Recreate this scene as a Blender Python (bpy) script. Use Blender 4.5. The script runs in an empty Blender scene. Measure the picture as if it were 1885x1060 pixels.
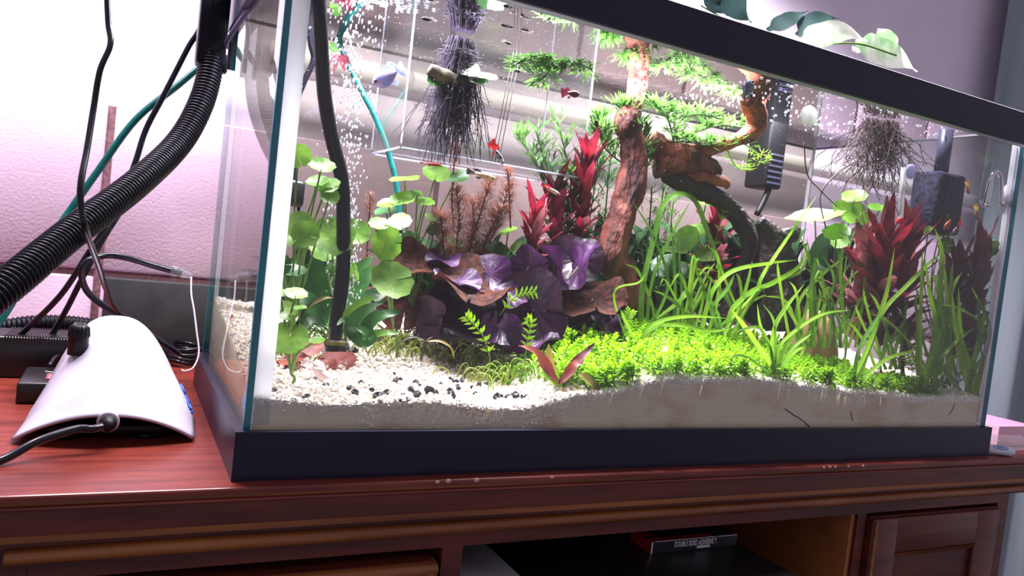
import bpy, math, random
from mathutils import Vector, Matrix, Quaternion, noise as mnoise
random.seed(7)
SC = bpy.context.scene
COL = SC.collection
PI = math.pi

# ------------------------------------------------------------------ camera
CAM = Vector((-0.08457, -0.57818, 0.19021))
YAW, PITCH, ROLL, FPX = 0.473943, -0.04649, 0.113123, 1410.76
_cy, _sy, _cp, _sp = math.cos(YAW), math.sin(YAW), math.cos(PITCH), math.sin(PITCH)
FWD = Vector((_sy*_cp, _cy*_cp, _sp)); _r = Vector((_cy, -_sy, 0)); _u = _r.cross(FWD)
RGT = _r*math.cos(ROLL) + _u*math.sin(ROLL); UPV = -_r*math.sin(ROLL) + _u*math.cos(ROLL)
cd = bpy.data.cameras.new('camera'); cam = bpy.data.objects.new('camera', cd); COL.objects.link(cam)
cam.matrix_world = Matrix(((RGT.x, UPV.x, -FWD.x, CAM.x), (RGT.y, UPV.y, -FWD.y, CAM.y), (RGT.z, UPV.z, -FWD.z, CAM.z), (0, 0, 0, 1)))
cd.sensor_width = 36; cd.lens = FPX/1885*36; cd.clip_start = .01; cd.clip_end = 50
SC.camera = cam

def _ray(x, y): return RGT*((x-942.5)/FPX) + UPV*(-(y-530)/FPX) + FWD
def at(x, y, Y):
    d = _ray(x, y); return CAM + d*((Y-CAM.y)/d.y)
def atz(x, y, Z):
    d = _ray(x, y); return CAM + d*((Z-CAM.z)/d.z)
def mpp(P): return (P-CAM).dot(FWD)/FPX          # metres per photo pixel at a point

# ------------------------------------------------------------------ world, lights, exposure
w = bpy.data.worlds.new('room'); SC.world = w; w.use_nodes = True
bg = w.node_tree.nodes['Background']; bg.inputs[0].default_value = (.92, .85, 1.0, 1); bg.inputs[1].default_value = .38
LIGHT_W = 30.0; GROW_W = 95.0; PANEL_W = 15.0
SC.view_settings.view_transform = 'Standard'; SC.view_settings.look = 'None'
SC.view_settings.exposure = 0.0; SC.view_settings.gamma = 1.0; SC.view_settings.use_curve_mapping = False
SC.cycles.max_bounces = 8; SC.cycles.transparent_max_bounces = 48; SC.cycles.transmission_bounces = 6; SC.cycles.glossy_bounces = 4
SC.cycles.diffuse_bounces = 3; SC.cycles.caustics_reflective = False; SC.cycles.caustics_refractive = False
SC.cycles.use_denoising = True; SC.cycles.sample_clamp_indirect = 6

# ------------------------------------------------------------------ materials
MATS = {}
def N(nt, t, **kw):
    n = nt.nodes.new(t)
    for k, v in kw.items(): setattr(n, k, v)
    return n
def lin(c):  # sRGB 0-255 -> linear
    return tuple((v/255/12.92 if v/255 <= .04045 else ((v/255+.055)/1.055)**2.4) for v in c) + (1,)
def mat(name, c1, c2=None, rough=.5, metal=0, scale=40, stretch=(1, 1, 1), bump=0, bscale=None, transl=0, rnd=0, spec=.5, detail=4, lo=.35, hi=.65, coat=0, coords='Object', bdist=.002):
    """principled material; c1/c2 (sRGB) are mixed by noise, transl adds translucency, rnd varies brightness per object"""
    if name in MATS: return MATS[name]
    m = bpy.data.materials.new(name); m.use_nodes = True; nt = m.node_tree; L = nt.links
    b = nt.nodes['Principled BSDF']; out = nt.nodes['Material Output']
    b.inputs['Roughness'].default_value = rough; b.inputs['Metallic'].default_value = metal
    b.inputs['Specular IOR Level'].default_value = spec; b.inputs['Coat Weight'].default_value = coat
    col = None
    if c2 is not None or bump:
        tc = N(nt, 'ShaderNodeTexCoord'); mp = N(nt, 'ShaderNodeMapping'); mp.inputs['Scale'].default_value = stretch
        L.new(tc.outputs[coords], mp.inputs[0])
        nz = N(nt, 'ShaderNodeTexNoise'); nz.inputs['Scale'].default_value = scale; nz.inputs['Detail'].default_value = detail
        L.new(mp.outputs[0], nz.inputs['Vector'])
    if c2 is not None:
        r = N(nt, 'ShaderNodeValToRGB'); r.color_ramp.elements[0].position = lo; r.color_ramp.elements[1].position = hi
        r.color_ramp.elements[0].color = lin(c1); r.color_ramp.elements[1].color = lin(c2)
        L.new(nz.outputs[0], r.inputs[0]); col = r.outputs[0]
    if rnd:
        oi = N(nt, 'ShaderNodeObjectInfo'); mr = N(nt, 'ShaderNodeMapRange')
        mr.inputs[3].default_value = 1-rnd; mr.inputs[4].default_value = 1+rnd
        L.new(oi.outputs['Random'], mr.inputs[0])
        hs = N(nt, 'ShaderNodeHueSaturation'); L.new(mr.outputs[0], hs.inputs['Value'])
        if col: L.new(col, hs.inputs['Color'])
        else: hs.inputs['Color'].default_value = lin(c1)
        col = hs.outputs[0]
    if col: L.new(col, b.inputs['Base Color'])
    else: b.inputs['Base Color'].default_value = lin(c1)
    if bump:
        nb = nz
        if bscale:
            nb = N(nt, 'ShaderNodeTexNoise'); nb.inputs['Scale'].default_value = bscale; L.new(mp.outputs[0], nb.inputs['Vector'])
        bp = N(nt, 'ShaderNodeBump'); bp.inputs['Strength'].default_value = bump; bp.inputs['Distance'].default_value = bdist
        L.new(nb.outputs[0], bp.inputs['Height']); L.new(bp.outputs[0], b.inputs['Normal'])
    if transl:
        t = N(nt, 'ShaderNodeBsdfTranslucent'); mx = N(nt, 'ShaderNodeMixShader'); mx.inputs[0].default_value = transl
        if col: L.new(col, t.inputs[0])
        else: t.inputs[0].default_value = lin(c1)
        L.new(b.outputs[0], mx.inputs[1]); L.new(t.outputs[0], mx.inputs[2]); L.new(mx.outputs[0], out.inputs[0])
    MATS[name] = m; return m
def glassmat(name, tint, ior=1.5, rough=0.0, haze=0, bump=None, hazecol=(1, 1, 1, 1), tir=False):
    """thin clear sheet: transparent + fresnel mirror, haze adds a little diffuse film"""
    if name in MATS: return MATS[name]
    m = bpy.data.materials.new(name); m.use_nodes = True; nt = m.node_tree; L = nt.links
    nt.nodes.remove(nt.nodes['Principled BSDF']); out = nt.nodes['Material Output']
    tr = N(nt, 'ShaderNodeBsdfTransparent'); tr.inputs[0].default_value = tint
    gl = N(nt, 'ShaderNodeBsdfGlossy'); gl.inputs['Roughness'].default_value = rough
    fr = N(nt, 'ShaderNodeFresnel'); fr.inputs[0].default_value = ior
    if not tir:      # thin sheet: the same reflectance from both sides
        ge = N(nt, 'ShaderNodeNewGeometry'); mr = N(nt, 'ShaderNodeMapRange'); mr.inputs[3].default_value = ior; mr.inputs[4].default_value = 1/ior
        L.new(ge.outputs['Backfacing'], mr.inputs[0]); L.new(mr.outputs[0], fr.inputs[0])
    mx = N(nt, 'ShaderNodeMixShader'); L.new(fr.outputs[0], mx.inputs[0])
    src = tr.outputs[0]
    if haze:
        df = N(nt, 'ShaderNodeBsdfDiffuse'); df.inputs[0].default_value = hazecol; tl = N(nt, 'ShaderNodeBsdfTranslucent'); tl.inputs[0].default_value = hazecol
        a = N(nt, 'ShaderNodeMixShader'); a.inputs[0].default_value = .5; L.new(df.outputs[0], a.inputs[1]); L.new(tl.outputs[0], a.inputs[2])
        h = N(nt, 'ShaderNodeMixShader'); h.inputs[0].default_value = haze; L.new(tr.outputs[0], h.inputs[1]); L.new(a.outputs[0], h.inputs[2]); src = h.outputs[0]
    if bump:
        tc = N(nt, 'ShaderNodeTexCoord'); mp = N(nt, 'ShaderNodeMapping'); mp.inputs['Scale'].default_value = (1, 1, 1)
        nz = N(nt, 'ShaderNodeTexNoise'); nz.inputs['Scale'].default_value = bump[0]; nz.inputs['Detail'].default_value = 2
        bp = N(nt, 'ShaderNodeBump'); bp.inputs['Strength'].default_value = bump[1]; bp.inputs['Distance'].default_value = .002
        L.new(tc.outputs['Object'], mp.inputs[0]); L.new(mp.outputs[0], nz.inputs['Vector']); L.new(nz.outputs[0], bp.inputs['Height'])
        L.new(bp.outputs[0], gl.inputs['Normal'])
    L.new(src, mx.inputs[1]); L.new(gl.outputs[0], mx.inputs[2]); L.new(mx.outputs[0], out.inputs[0])
    MATS[name] = m; return m

# ------------------------------------------------------------------ mesh builder
class MB:
    def __init__(s): s.v = []; s.f = []; s.mi = []; s.m = 0
    def face(s, idx): s.f.append(tuple(idx)); s.mi.append(s.m)
    def box(s, a, b):
        x0, y0, z0 = a; x1, y1, z1 = b; n = len(s.v)
        s.v += [(x0, y0, z0), (x1, y0, z0), (x1, y1, z0), (x0, y1, z0), (x0, y0, z1), (x1, y0, z1), (x1, y1, z1), (x0, y1, z1)]
        for q in ((3, 2, 1, 0), (4, 5, 6, 7), (0, 1, 5, 4), (1, 2, 6, 5), (2, 3, 7, 6), (3, 0, 4, 7)): s.face(n+i for i in q)
        return s
    def bbox(s, a, b, r=.002, seg=2):
        """box with rounded vertical & horizontal edges (stacked rounded rectangles)"""
        x0, y0, z0 = a; x1, y1, z1 = b; rings = []
        for k in range(seg+1):
            t = k/seg*PI/2; rings.append((r-r*math.sin(t), z0+r-r*math.cos(t)))
        for k in range(seg+1):
            t = k/seg*PI/2; rings.append((r-r*math.cos(t), z1-r+r*math.sin(t)))
        n0 = len(s.v); cnt = 4*(seg+1)
        for ins, z in rings:
            for cx, cy, a0 in ((x1-r, y1-r, 0), (x0+r, y1-r, PI/2), (x0+r, y0+r, PI), (x1-r, y0+r, 1.5*PI)):
                for k in range(seg+1):
                    a_ = a0+k/seg*PI/2; rr = r-ins
                    s.v.append((cx+rr*math.cos(a_), cy+rr*math.sin(a_), z))
        for i in range(len(rings)-1):
            for j in range(cnt):
                s.face((n0+i*cnt+j, n0+i*cnt+(j+1) % cnt, n0+(i+1)*cnt+(j+1) % cnt, n0+(i+1)*cnt+j))
        s.face(n0+j for j in reversed(range(cnt))); s.face(n0+(len(rings)-1)*cnt+j for j in range(cnt))
        return s
    def tube(s, pts, rad, seg=8, cap=True):
        pts = [Vector(p) for p in pts]; n = len(pts); n0 = len(s.v)
        if not isinstance(rad, (list, tuple)): rad = [rad]*n
        prev = None
        for i, p in enumerate(pts):
            t = (pts[min(i+1, n-1)]-pts[max(i-1, 0)]).normalized()
            if prev is None:
                a = Vector((0, 0, 1)) if abs(t.z) < .9 else Vector((1, 0, 0)); u = t.cross(a).normalized()
            else: u = (prev - t*prev.dot(t)).normalized()
            prev = u; v = t.cross(u)
            for k in range(seg):
                a = 2*PI*k/seg; s.v.append(tuple(p+(u*math.cos(a)+v*math.sin(a))*rad[i]))
        for i in range(n-1):
            for k in range(seg):
                s.face((n0+i*seg+k, n0+i*seg+(k+1) % seg, n0+(i+1)*seg+(k+1) % seg, n0+(i+1)*seg+k))
        if cap:
            s.face(n0+k for k in reversed(range(seg))); s.face(n0+(n-1)*seg+k for k in range(seg))
        return s
    def ell(s, c, r, seg=10, rings=6, q=None):
        n0 = len(s.v); c = Vector(c)
        for i in range(rings+1):
            th = PI*i/rings
            for k in range(seg):
                a = 2*PI*k/seg; d = Vector((r[0]*math.sin(th)*math.cos(a), r[1]*math.sin(th)*math.sin(a), r[2]*math.cos(th)))
                if q: d = q @ d
                s.v.append(tuple(c+d))
        for i in range(rings):
            for k in range(seg):
                a, b, c_, d = n0+i*seg+k, n0+(i+1)*seg+k, n0+(i+1)*seg+(k+1) % seg, n0+i*seg+(k+1) % seg
                if i == 0: s.face((a, b, c_))
                elif i == rings-1: s.face((a, b, d))
                else: s.face((a, b, c_, d))
        return s
    def lathe(s, c, prof, seg=20, q=None):
        """prof: list of (radius, height) along local z"""
        n0 = len(s.v); c = Vector(c)
        for r, h in prof:
            for k in range(seg):
                a = 2*PI*k/seg; d = Vector((r*math.cos(a), r*math.sin(a), h))
                if q: d = q @ d
                s.v.append(tuple(c+d))
        for i in range(len(prof)-1):
            for k in range(seg):
                s.face((n0+i*seg+k, n0+i*seg+(k+1) % seg, n0+(i+1)*seg+(k+1) % seg, n0+(i+1)*seg+k))
        s.face(n0+k for k in reversed(range(seg))); s.face(n0+(len(prof)-1)*seg+k for k in range(seg))
        return s
    def prism(s, prof, x0, x1):
        """extrude a (y,z) polygon along x"""
        n0 = len(s.v); n = len(prof)
        for x in (x0, x1):
            for y, z in prof: s.v.append((x, y, z))
        for k in range(n): s.face((n0+k, n0+(k+1) % n, n0+n+(k+1) % n, n0+n+k))
        s.face(n0+k for k in reversed(range(n))); s.face(n0+n+k for k in range(n))
        return s
    def grid(s, fn, nu, nv):
        n0 = len(s.v)
        for i in range(nu+1):
            for j in range(nv+1): s.v.append(tuple(fn(i/nu, j/nv)))
        for i in range(nu):
            for j in range(nv):
                a = n0+i*(nv+1)+j; s.face((a, a+nv+1, a+nv+2, a+1))
        return s
    # ---- leaves
    def disc(s, c, n, up, rx, ry, notch=.5, scal=.05, nsc=9, cup=.12, wav=.04, rings=4, seg=28, ph=0, pleat=0, npl=11):
        """round pad leaf; the slit points to -up"""
        c = Vector(c); n = Vector(n).normalized(); up = Vector(up); up = (up-n*up.dot(n)).normalized(); sd = up.cross(n)
        n0 = len(s.v); s.v.append(tuple(c))
        for i in range(1, rings+1):
            t = i/rings
            for k in range(seg+1):
                g = .10*notch*(1-t*0.2)
                a = -PI/2+g + (2*PI-2*g)*k/seg
                rr = t*(1+scal*math.cos(nsc*a+ph))*(1-.12*notch*t*math.exp(-min(k, seg-k)*.9))
                z = (cup*t*t + wav*t*t*math.sin(3*a+ph*1.7) + pleat*t*math.cos(npl*a+ph))*(rx+ry)*.5
                s.v.append(tuple(c+sd*(rx*rr*math.cos(a))+up*(ry*rr*math.sin(a))+n*z))
        m = seg+1
        for k in range(seg): s.face((n0, n0+1+k, n0+2+k))
        for i in range(rings-1):
            for k in range(seg):
                a = n0+1+i*m+k; s.face((a, a+m, a+m+1, a+1))
        return s
    def lance(s, pts, wd, nrm, fold=.25, prof=None, seg=3, wav=0, ph=0):
        """ribbon leaf along a curve; V-folded along its midrib"""
        pts = [Vector(p) for p in pts]; n = len(pts); n0 = len(s.v); nrm = Vector(nrm)
        for i, p in enumerate(pts):
            t = i/(n-1); tg = (pts[min(i+1, n-1)]-pts[max(i-1, 0)]).normalized()
            sd = tg.cross(nrm)
            if sd.length < 1e-6: sd = tg.cross(Vector((1, 0, .3)))
            sd.normalize(); nn = sd.cross(tg)
            ww = wd*.5*(prof(t) if prof else max(.04, math.sin(PI*min(1, t**.75*1.0))**.8))
            w2 = wav*wd*math.sin(t*14+ph)
            s.v.append(tuple(p-sd*ww+nn*(fold*ww+w2))); s.v.append(tuple(p)); s.v.append(tuple(p+sd*ww+nn*(fold*ww-w2)))
        for i in range(n-1):
            a = n0+i*3; s.face((a, a+1, a+4, a+3)); s.face((a+1, a+2, a+5, a+4))
        return s

def smoothpath(pts, n=8):
    """Catmull-Rom"""
    P = [Vector(p) for p in pts]
    if len(P) < 3: return [P[0].lerp(P[-1], i/n) for i in range(n+1)]
    out = []; P = [P[0]*2-P[1]]+P+[P[-1]*2-P[-2]]
    for i in range(1, len(P)-2):
        for k in range(n):
            t = k/n; a, b, c, d = P[i-1:i+3]
            out.append(.5*((2*b)+(c-a)*t+(2*a-5*b+4*c-d)*t*t+(3*b-3*c+d-a)*t**3))
    out.append(P[-2]); return out
def pxpath(pts, Y=None, n=8):
    return smoothpath([at(p[0], p[1], p[2] if len(p) > 2 else Y) for p in pts], n)

# ------------------------------------------------------------------ scene objects
ORG = {}
def mesh(mb, name, mats, org=(0, 0, 0), smooth=True):
    me = bpy.data.meshes.new(name); o = Vector(org)
    me.from_pydata([tuple(Vector(v)-o) for v in mb.v], [], mb.f)
    if not isinstance(mats, (list, tuple)): mats = [mats]
    for m in mats: me.materials.append(m)
    if len(mats) > 1: me.polygons.foreach_set('material_index', mb.mi)
    me.polygons.foreach_set('use_smooth', [smooth]*len(me.polygons)); me.update()
    return me
def tag(o, label=None, cat=None, group=None, kind=None):
    if label: o['label'] = label
    if cat: o['category'] = cat
    if group: o['group'] = group
    if kind: o['kind'] = kind
    return o
def empty(name, org, label, cat, group=None):
    o = bpy.data.objects.new(name, None); o.empty_display_size = .02; COL.objects.link(o); o.location = org; ORG[o.name] = Vector(org)
    return tag(o, label, cat, group)
def wpos(o):
    p = Vector((0, 0, 0))
    while o: p += Vector(o.location); o = o.parent
    return p
def part(name, mb, mats, parent, label=None, smooth=True, kind=None):
    """world-coordinate mesh builder -> child mesh"""
    me = mesh(mb, name, mats, wpos(parent), smooth); o = bpy.data.objects.new(name, me); COL.objects.link(o); o.parent = parent
    return tag(o, label, kind=kind)
def partm(name, me, parent, loc=(0, 0, 0), rot=None, sc=1):
    o = bpy.data.objects.new(name, me); COL.objects.link(o); o.parent = parent; o.location = loc
    if rot is not None: o.rotation_mode = 'QUATERNION'; o.rotation_quaternion = rot
    o.scale = (sc,)*3 if not isinstance(sc, tuple) else sc
    return o
def solo(name, mb, mats, label, cat, group=None, kind=None, smooth=True, org=None):
    if org is None:
        n = len(mb.v); org = Vector((sum(v[0] for v in mb.v)/n, sum(v[1] for v in mb.v)/n, min(v[2] for v in mb.v)))
    me = mesh(mb, name, mats, org, smooth); o = bpy.data.objects.new(name, me); COL.objects.link(o); o.location = org
    return tag(o, label, cat, group, kind)
def struct(name, mb, mats, label=None, smooth=False):
    me = mesh(mb, name, mats, (0, 0, 0), smooth); o = bpy.data.objects.new(name, me); COL.objects.link(o)
    return tag(o, label, kind='structure')
def textmesh(txt, size, extr=0.0):
    c = bpy.data.curves.new('lettering', 'FONT'); c.body = txt; c.size = size; c.extrude = extr; c.align_x = 'LEFT'; c.offset = size*.03
    o = bpy.data.objects.new('lettering_tmp', c); COL.objects.link(o); bpy.context.view_layer.update()
    me = bpy.data.meshes.new_from_object(o.evaluated_get(bpy.context.evaluated_depsgraph_get())); bpy.data.objects.remove(o)
    return me
def autosmooth(o, ang=40):
    me = o.data
    import bmesh
    bm = bmesh.new(); bm.from_mesh(me)
    bmesh.ops.recalc_face_normals(bm, faces=bm.faces)
    for e in bm.edges:
        if len(e.link_faces) == 2 and e.calc_face_angle(0) > math.radians(ang): e.smooth = False
    bm.to_mesh(me); bm.free()
    return o

# ================================================================== STRUCTURE
TW, TD, TH, FB = .92, .35, .433, .037      # tank
WZ = .415                                   # water level
WALLY = .55
M_tile = mat('glazed_tile', (236, 206, 234), (224, 196, 216), rough=.25, scale=9, bump=.25, bscale=260)
M_grout = mat('grout', (150, 112, 118), (118, 86, 90), rough=.95, scale=160, bump=.4)
M_paint = mat('wall_paint', (238, 226, 244), (230, 216, 238), rough=.8, scale=6, bump=.1, bscale=120)
M_base = mat('slate_skirting', (34, 36, 42), (50, 50, 55), rough=.7, scale=30)
wall = struct('wall_back', MB().box((-1.2, WALLY+.006, -1.0), (2.4, WALLY+.1, 2.2)), M_paint, 'pale mauve painted wall behind the aquarium')
mb = MB().box((-1.2, WALLY+.001, -.10), (2.4, WALLY+.006, .3185))
gb = struct('trim_1', mb, M_grout, 'brown grout bed between the glazed wall tiles')
tsx, gw = .226, .009
tile_me = {}
for (z0, z1) in ((.107, .319), (-.10, .098)):  # upper edge and pinker tile put the wall's shadow line into shape and colour
    x = -.109-5*tsx
    while x < 2.3:
        t = part('tile', MB().bbox((x+gw/2, WALLY-.004, z0), (x+tsx-gw/2, WALLY+.004, z1), .003), M_tile, wall); x += tsx
# floor and right-hand curtain wall
M_floor = mat('floor', (92, 84, 96), (70, 64, 74), rough=.6, scale=5)
struct('floor', MB().box((-2, -2.2, -.86), (3, WALLY+.1, -.80)), M_floor, 'dull grey floor below the cabinet')
# ================================================================== CABINET
M_top = mat('mahogany_top', (134, 56, 44), (104, 38, 30), rough=.30, scale=14, stretch=(.8, 9, 9), bump=.05, detail=8, spec=.5)
M_wood = mat('mahogany', (108, 45, 32), (74, 28, 23), rough=.42, scale=12, stretch=(.7, 8, 8), bump=.06, detail=8)
M_wood2 = mat('highlight_moulding', (152, 90, 42), (108, 54, 28), rough=.4, scale=10, stretch=(.6, 6, 6), detail=8)  # moulding highlight put into a lighter tan wood colour
M_chip = mat('bare_wood', (212, 168, 140), rough=.8)
M_inside = mat('shelf_plywood', (190, 122, 66), (150, 88, 48), rough=.6, scale=9, stretch=(6, .8, .8), detail=6)
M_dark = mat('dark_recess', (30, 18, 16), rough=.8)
cab = empty('wooden_cabinet', (.4, .25, -.8), 'dark mahogany cabinet with moulded edge standing under the aquarium', 'cabinet')
X0, X1, FY = -.75, 1.10, -.014
part('desktop', MB().prism([(WALLY-.004, 0), (FY+.0016, 0), (FY+.0006, -.0004), (FY, -.0014), (FY, -.0045), (WALLY-.004, -.0045)], X0, X1), M_top, cab, smooth=False)
part('edge_groove', MB().box((X0+.002, FY+.0022, -.0075), (X1-.002, .5, -.0045)), M_wood2, cab, smooth=False)
part('edge_bead', MB().prism([(FY+.01, -.0075), (FY+.0002, -.0078), (FY-.0008, -.0088), (FY-.0008, -.010), (FY+.01, -.0105)], X0, X1), M_top, cab)
part('fascia', MB().box((X0, FY, -.0275), (X1, .1, -.0095)), M_wood, cab, smooth=False)
part('ledge', MB().prism([(FY+.02, -.0265), (FY-.0005, -.0265), (FY-.0035, -.0285), (FY-.0035, -.030), (FY+.02, -.030)], X0, X1), M_wood2, cab, smooth=False)
part('cove', MB().box((X0, FY+.003, -.0365), (X1, .1, -.030)), M_wood, cab, smooth=False)
prof = [(.05, -.0355)] + [(FY+.002-.0068*math.sin(a), -.0405+.0052*math.cos(a)) for a in [PI*k/10 for k in range(11)]] + [(.05, -.0455)]
xl = at(8, 1000, -.02).x
o = part('half_round_moulding', MB().prism(prof, xl, X1), M_wood2, cab); autosmooth(o)
part('frieze_rail', MB().box((xl+.012, FY+.008, -.060), (.965, .1, -.045)), M_wood, cab, smooth=False)
part('corner_block', MB().box((xl-.005, FY+.0065, -.5), (xl+.012, .1, -.0355)), M_wood, cab, smooth=False)
# uprights
part('stile', MB().box((.172, FY+.008, -.78), (.1905, .03, -.060)), M_wood, cab, smooth=False)
part('stile', MB().box((.680, FY+.008, -.78), (.694, .48, -.060)), M_wood, cab, smooth=False)
part('stile', MB().box((.945, FY+.008, -.78), (.965, .03, -.060)), M_wood, cab, smooth=False)
part('shelf_side', MB().box((.674, -.002, -.40), (.680, .48, -.060)), M_inside, cab, 'bare brown plywood side of the open shelf', smooth=False)
part('shelf_side', MB().box((.172, .03, -.40), (.180, .48, -.060)), M_inside, cab, smooth=False)
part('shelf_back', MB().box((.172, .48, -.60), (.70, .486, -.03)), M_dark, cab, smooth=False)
part('shelf_board', MB().box((.180, 0, -.17), (.674, .48, -.155)), M_inside, cab, smooth=False)
part('side_panel', MB().box((.965, FY+.012, -.80), (.975, .5, -.0455)), M_wood, cab, smooth=False)
part('side_panel', MB().box((xl-.02, .0, -.80), (xl-.005, .5, -.0455)), M_wood, cab, smooth=False)
# drawer front on the left
dr = part('drawer', MB().bbox((xl+.016, FY+.004, -.20), (.166, .10, -.069), .0015), M_wood, cab)
prof2 = [(.0, -.069)] + [(FY+.004-.006*math.sin(a), -.0755+.006*math.cos(a)) for a in [PI*k/8 for k in range(9)]] + [(0, -.083)]
autosmooth(part('drawer_moulding', MB().prism(prof2, xl+.016, .166), M_wood2, dr))
autosmooth(part('drawer_moulding', MB().tube([(.160, FY+.002, -.075), (.160, FY+.002, -.195)], .006, 10), M_wood2, dr))
# door on the right
dx0, dx1 = .699, .941
door = part('cabinet_door', MB().box((dx0, FY+.007, -.77), (dx1, FY+.026, -.0645)), M_wood, cab, smooth=False)
for a, b in (((dx0+.001, FY+.001, -.768), (dx0+.045, FY+.008, -.066)), ((dx1-.045, FY+.001, -.768), (dx1-.001, FY+.008, -.066)),
             ((dx0+.044, FY+.001, -.108), (dx1-.044, FY+.008, -.066))):
    part('door_frame', MB().bbox(a, b, .002), M_wood, door)
part('door_bevel', MB().prism([(FY+.008, -.1085), (FY+.001, -.1085), (FY+.007, -.116), (FY+.008, -.116)], dx0+.045, dx1-.045), M_wood2, door, smooth=False)
part('edge_strip', MB().tube([(dx0+.003, FY-.0005, -.77), (dx0+.003, FY-.0005, -.068)], .0022, 8), M_wood2, door)
# paint chips along the fascia edge
for px, py, wd in ((806, 888, 9), (826, 886, 12), (878, 884, 12), (1017, 879, 8), (1518, 861, 5), (1529, 860, 6), (1539, 860, 5), (1563, 859, 5), (1590, 858, 6)):
    p = at(px, py, FY-.0012); r = wd*.5*mpp(p)
    part('chip', MB().ell((p.x, FY-.0002, p.z), (r, .0012, r*.75), 9, 5), M_chip, cab, 'small chip of bare wood')

# things on the open shelf
M_blk = mat('black_casing', (16, 16, 20), (22, 22, 26), rough=.35, scale=60)
dev = empty('disc_player', (.40, .15, -.155), 'flat black disc player lying on the open shelf under the tape box', 'player')
part('casing', MB().bbox((.262, -.058, -.152), (.548, .24, -.1005), .003), M_blk, dev)
part('front_panel', MB().bbox((.264, -.062, -.150), (.546, -.0575, -.104), .0015), mat('gloss_black', (9, 9, 12), rough=.12), dev)
for fx in (.28, .53):
    for fy in (.02, .22): part('foot', MB().lathe((fx, fy, -.155), [(.008, 0), (.008, .004)], 12), M_dark, dev)
gbx = empty('grey_box', (.21, .05, -.155), 'plain pale grey box on the shelf left of the black player', 'box')
part('body', MB().bbox((.193, .0, -.155), (.2595, .094, -.104), .002), mat('grey_card', (168, 164, 178), rough=.7), gbx)
part('lid', MB().bbox((.1925, -.0008, -.110), (.2602, .0948, -.1005), .001), mat('grey_card_lid', (186, 182, 194), rough=.7), gbx)
tb = empty('tape_box', (.47, .05, -.1003), 'small black and red tape box lettered in white on the black player', 'box')
bx0, bx1, by0, by1, bz0, bz1 = .4205, .536, .030, .066, -.1003, -.088
M_tbk = mat('print_black', (22, 22, 28), rough=.4); M_tred = mat('print_red', (170, 26, 34), rough=.4); M_twh = mat('print_white', (225, 222, 228), rough=.5)
part('carton', MB().box((bx0, by0, bz0), (bx1, by1, bz1)), M_tbk, tb, smooth=False)
part('end_flap', MB().box((bx0-.0005, by0+.0004, bz0+.0002), (bx0, by1-.0004, bz1-.0002)), M_tred, tb, 'red end of the carton', smooth=False)
part('flap_edge', MB().box((bx0-.0006, by0-.0004, bz0), (bx0+.0012, by0, bz1)), M_twh, tb, smooth=False)
part('stripe', MB().box((bx0, by0, bz1), (bx1-.034, by0+.010, bz1+.0003)), M_tred, tb, 'red stripe along the top', smooth=False)
part('stripe', MB().box((bx0+.0002, by0+.016, bz1), (bx0+.014, by1, bz1+.0003)), M_tred, tb, smooth=False)
part('fold_line', MB().box((bx0+.004, by0-.0003, bz1-.0002), (bx1-.03, by0+.0006, bz1+.0004)), M_twh, tb, smooth=False)
part('fold_line', MB().box((bx1-.028, by0-.0003, bz1-.0002), (bx1, by0+.0006, bz1+.0004)), M_twh, tb, smooth=False)
me = textmesh('DOUBLE SIDED ADHESIVE T', .0064); me.materials.append(M_twh)
o = partm('lettering', me, tb, Vector((bx0+.029, by0-.0005, bz0+.0052))-Vector(tb.location), Quaternion((1, 0, 0), PI/2), (.72, 1.25, 1)); o['label'] = 'white lettering reading double sided adhesive'
o = part('print_badge', MB().bbox((bx0+.060, by0-.0005, bz0+.0014), (bx0+.078, by0, bz0+.0042), .0002), M_twh, tb, 'small white oval badge')

# ================================================================== TANK
M_frame = mat('frame_plastic', (18, 17, 42), (20, 19, 48), rough=.38, scale=30, spec=.4)  # black plastic tinted navy; the lamp's violet haze put into its colour
tank = empty('aquarium', (TW/2, TD/2, 0), 'rectangular glass aquarium with black plastic frames on the cabinet', 'aquarium')
G, gt = .006, .006
def frame(z0, z1, lip):
    mb = MB()
    mb.box((0, 0, z0), (TW, G, z1)).box((0, TD-G, z0 if lip < 0 else WZ-.001), (TW, TD, z1)).box((0, G, z0), (G, TD-G, z1)).box((TW-G, G, z0 if lip < 0 else WZ-.001), (TW, TD-G, z1))
    zz = (z0, z0+.004) if lip < 0 else (z1-.004, z1)
    i = .022
    mb.box((G, G, zz[0]), (TW-G, i, zz[1])).box((G, TD-i, zz[0]), (TW-G, TD-G, zz[1])).box((G, i, zz[0]), (i, TD-i, zz[1])).box((TW-i, i, zz[0]), (TW-G, TD-i, zz[1]))
    return mb
part('base_frame', frame(0, FB, -1), M_frame, tank, smooth=False)
part('top_frame', frame(TH-FB, TH, 1), M_frame, tank, smooth=False)
M_glass = glassmat('clear_glass', (.965, .975, .97, 1), 1.45)
M_gback = glassmat('back_glass', (.64, .64, .57, 1), 1.45, haze=.03, hazecol=(.7, .66, .72, 1))  # dark tint in the glass stands in for shade on the wall behind
M_sil = mat('silicone', (250, 252, 255), rough=.25, transl=.75)
M_gedge = mat('glass_edge', (24, 130, 156), (30, 150, 166), rough=.15, scale=20)
def pane(a, b, axis, body, edge):
    mb = MB(); mb.box(a, b)
    keep = {'x': (3, 5), 'y': (2, 4)}[axis]
    mb.mi = [0 if i in keep else 1 for i in range(6)]
    return mb, [body, edge]
z0, z1 = .004, TH-.005
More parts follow.
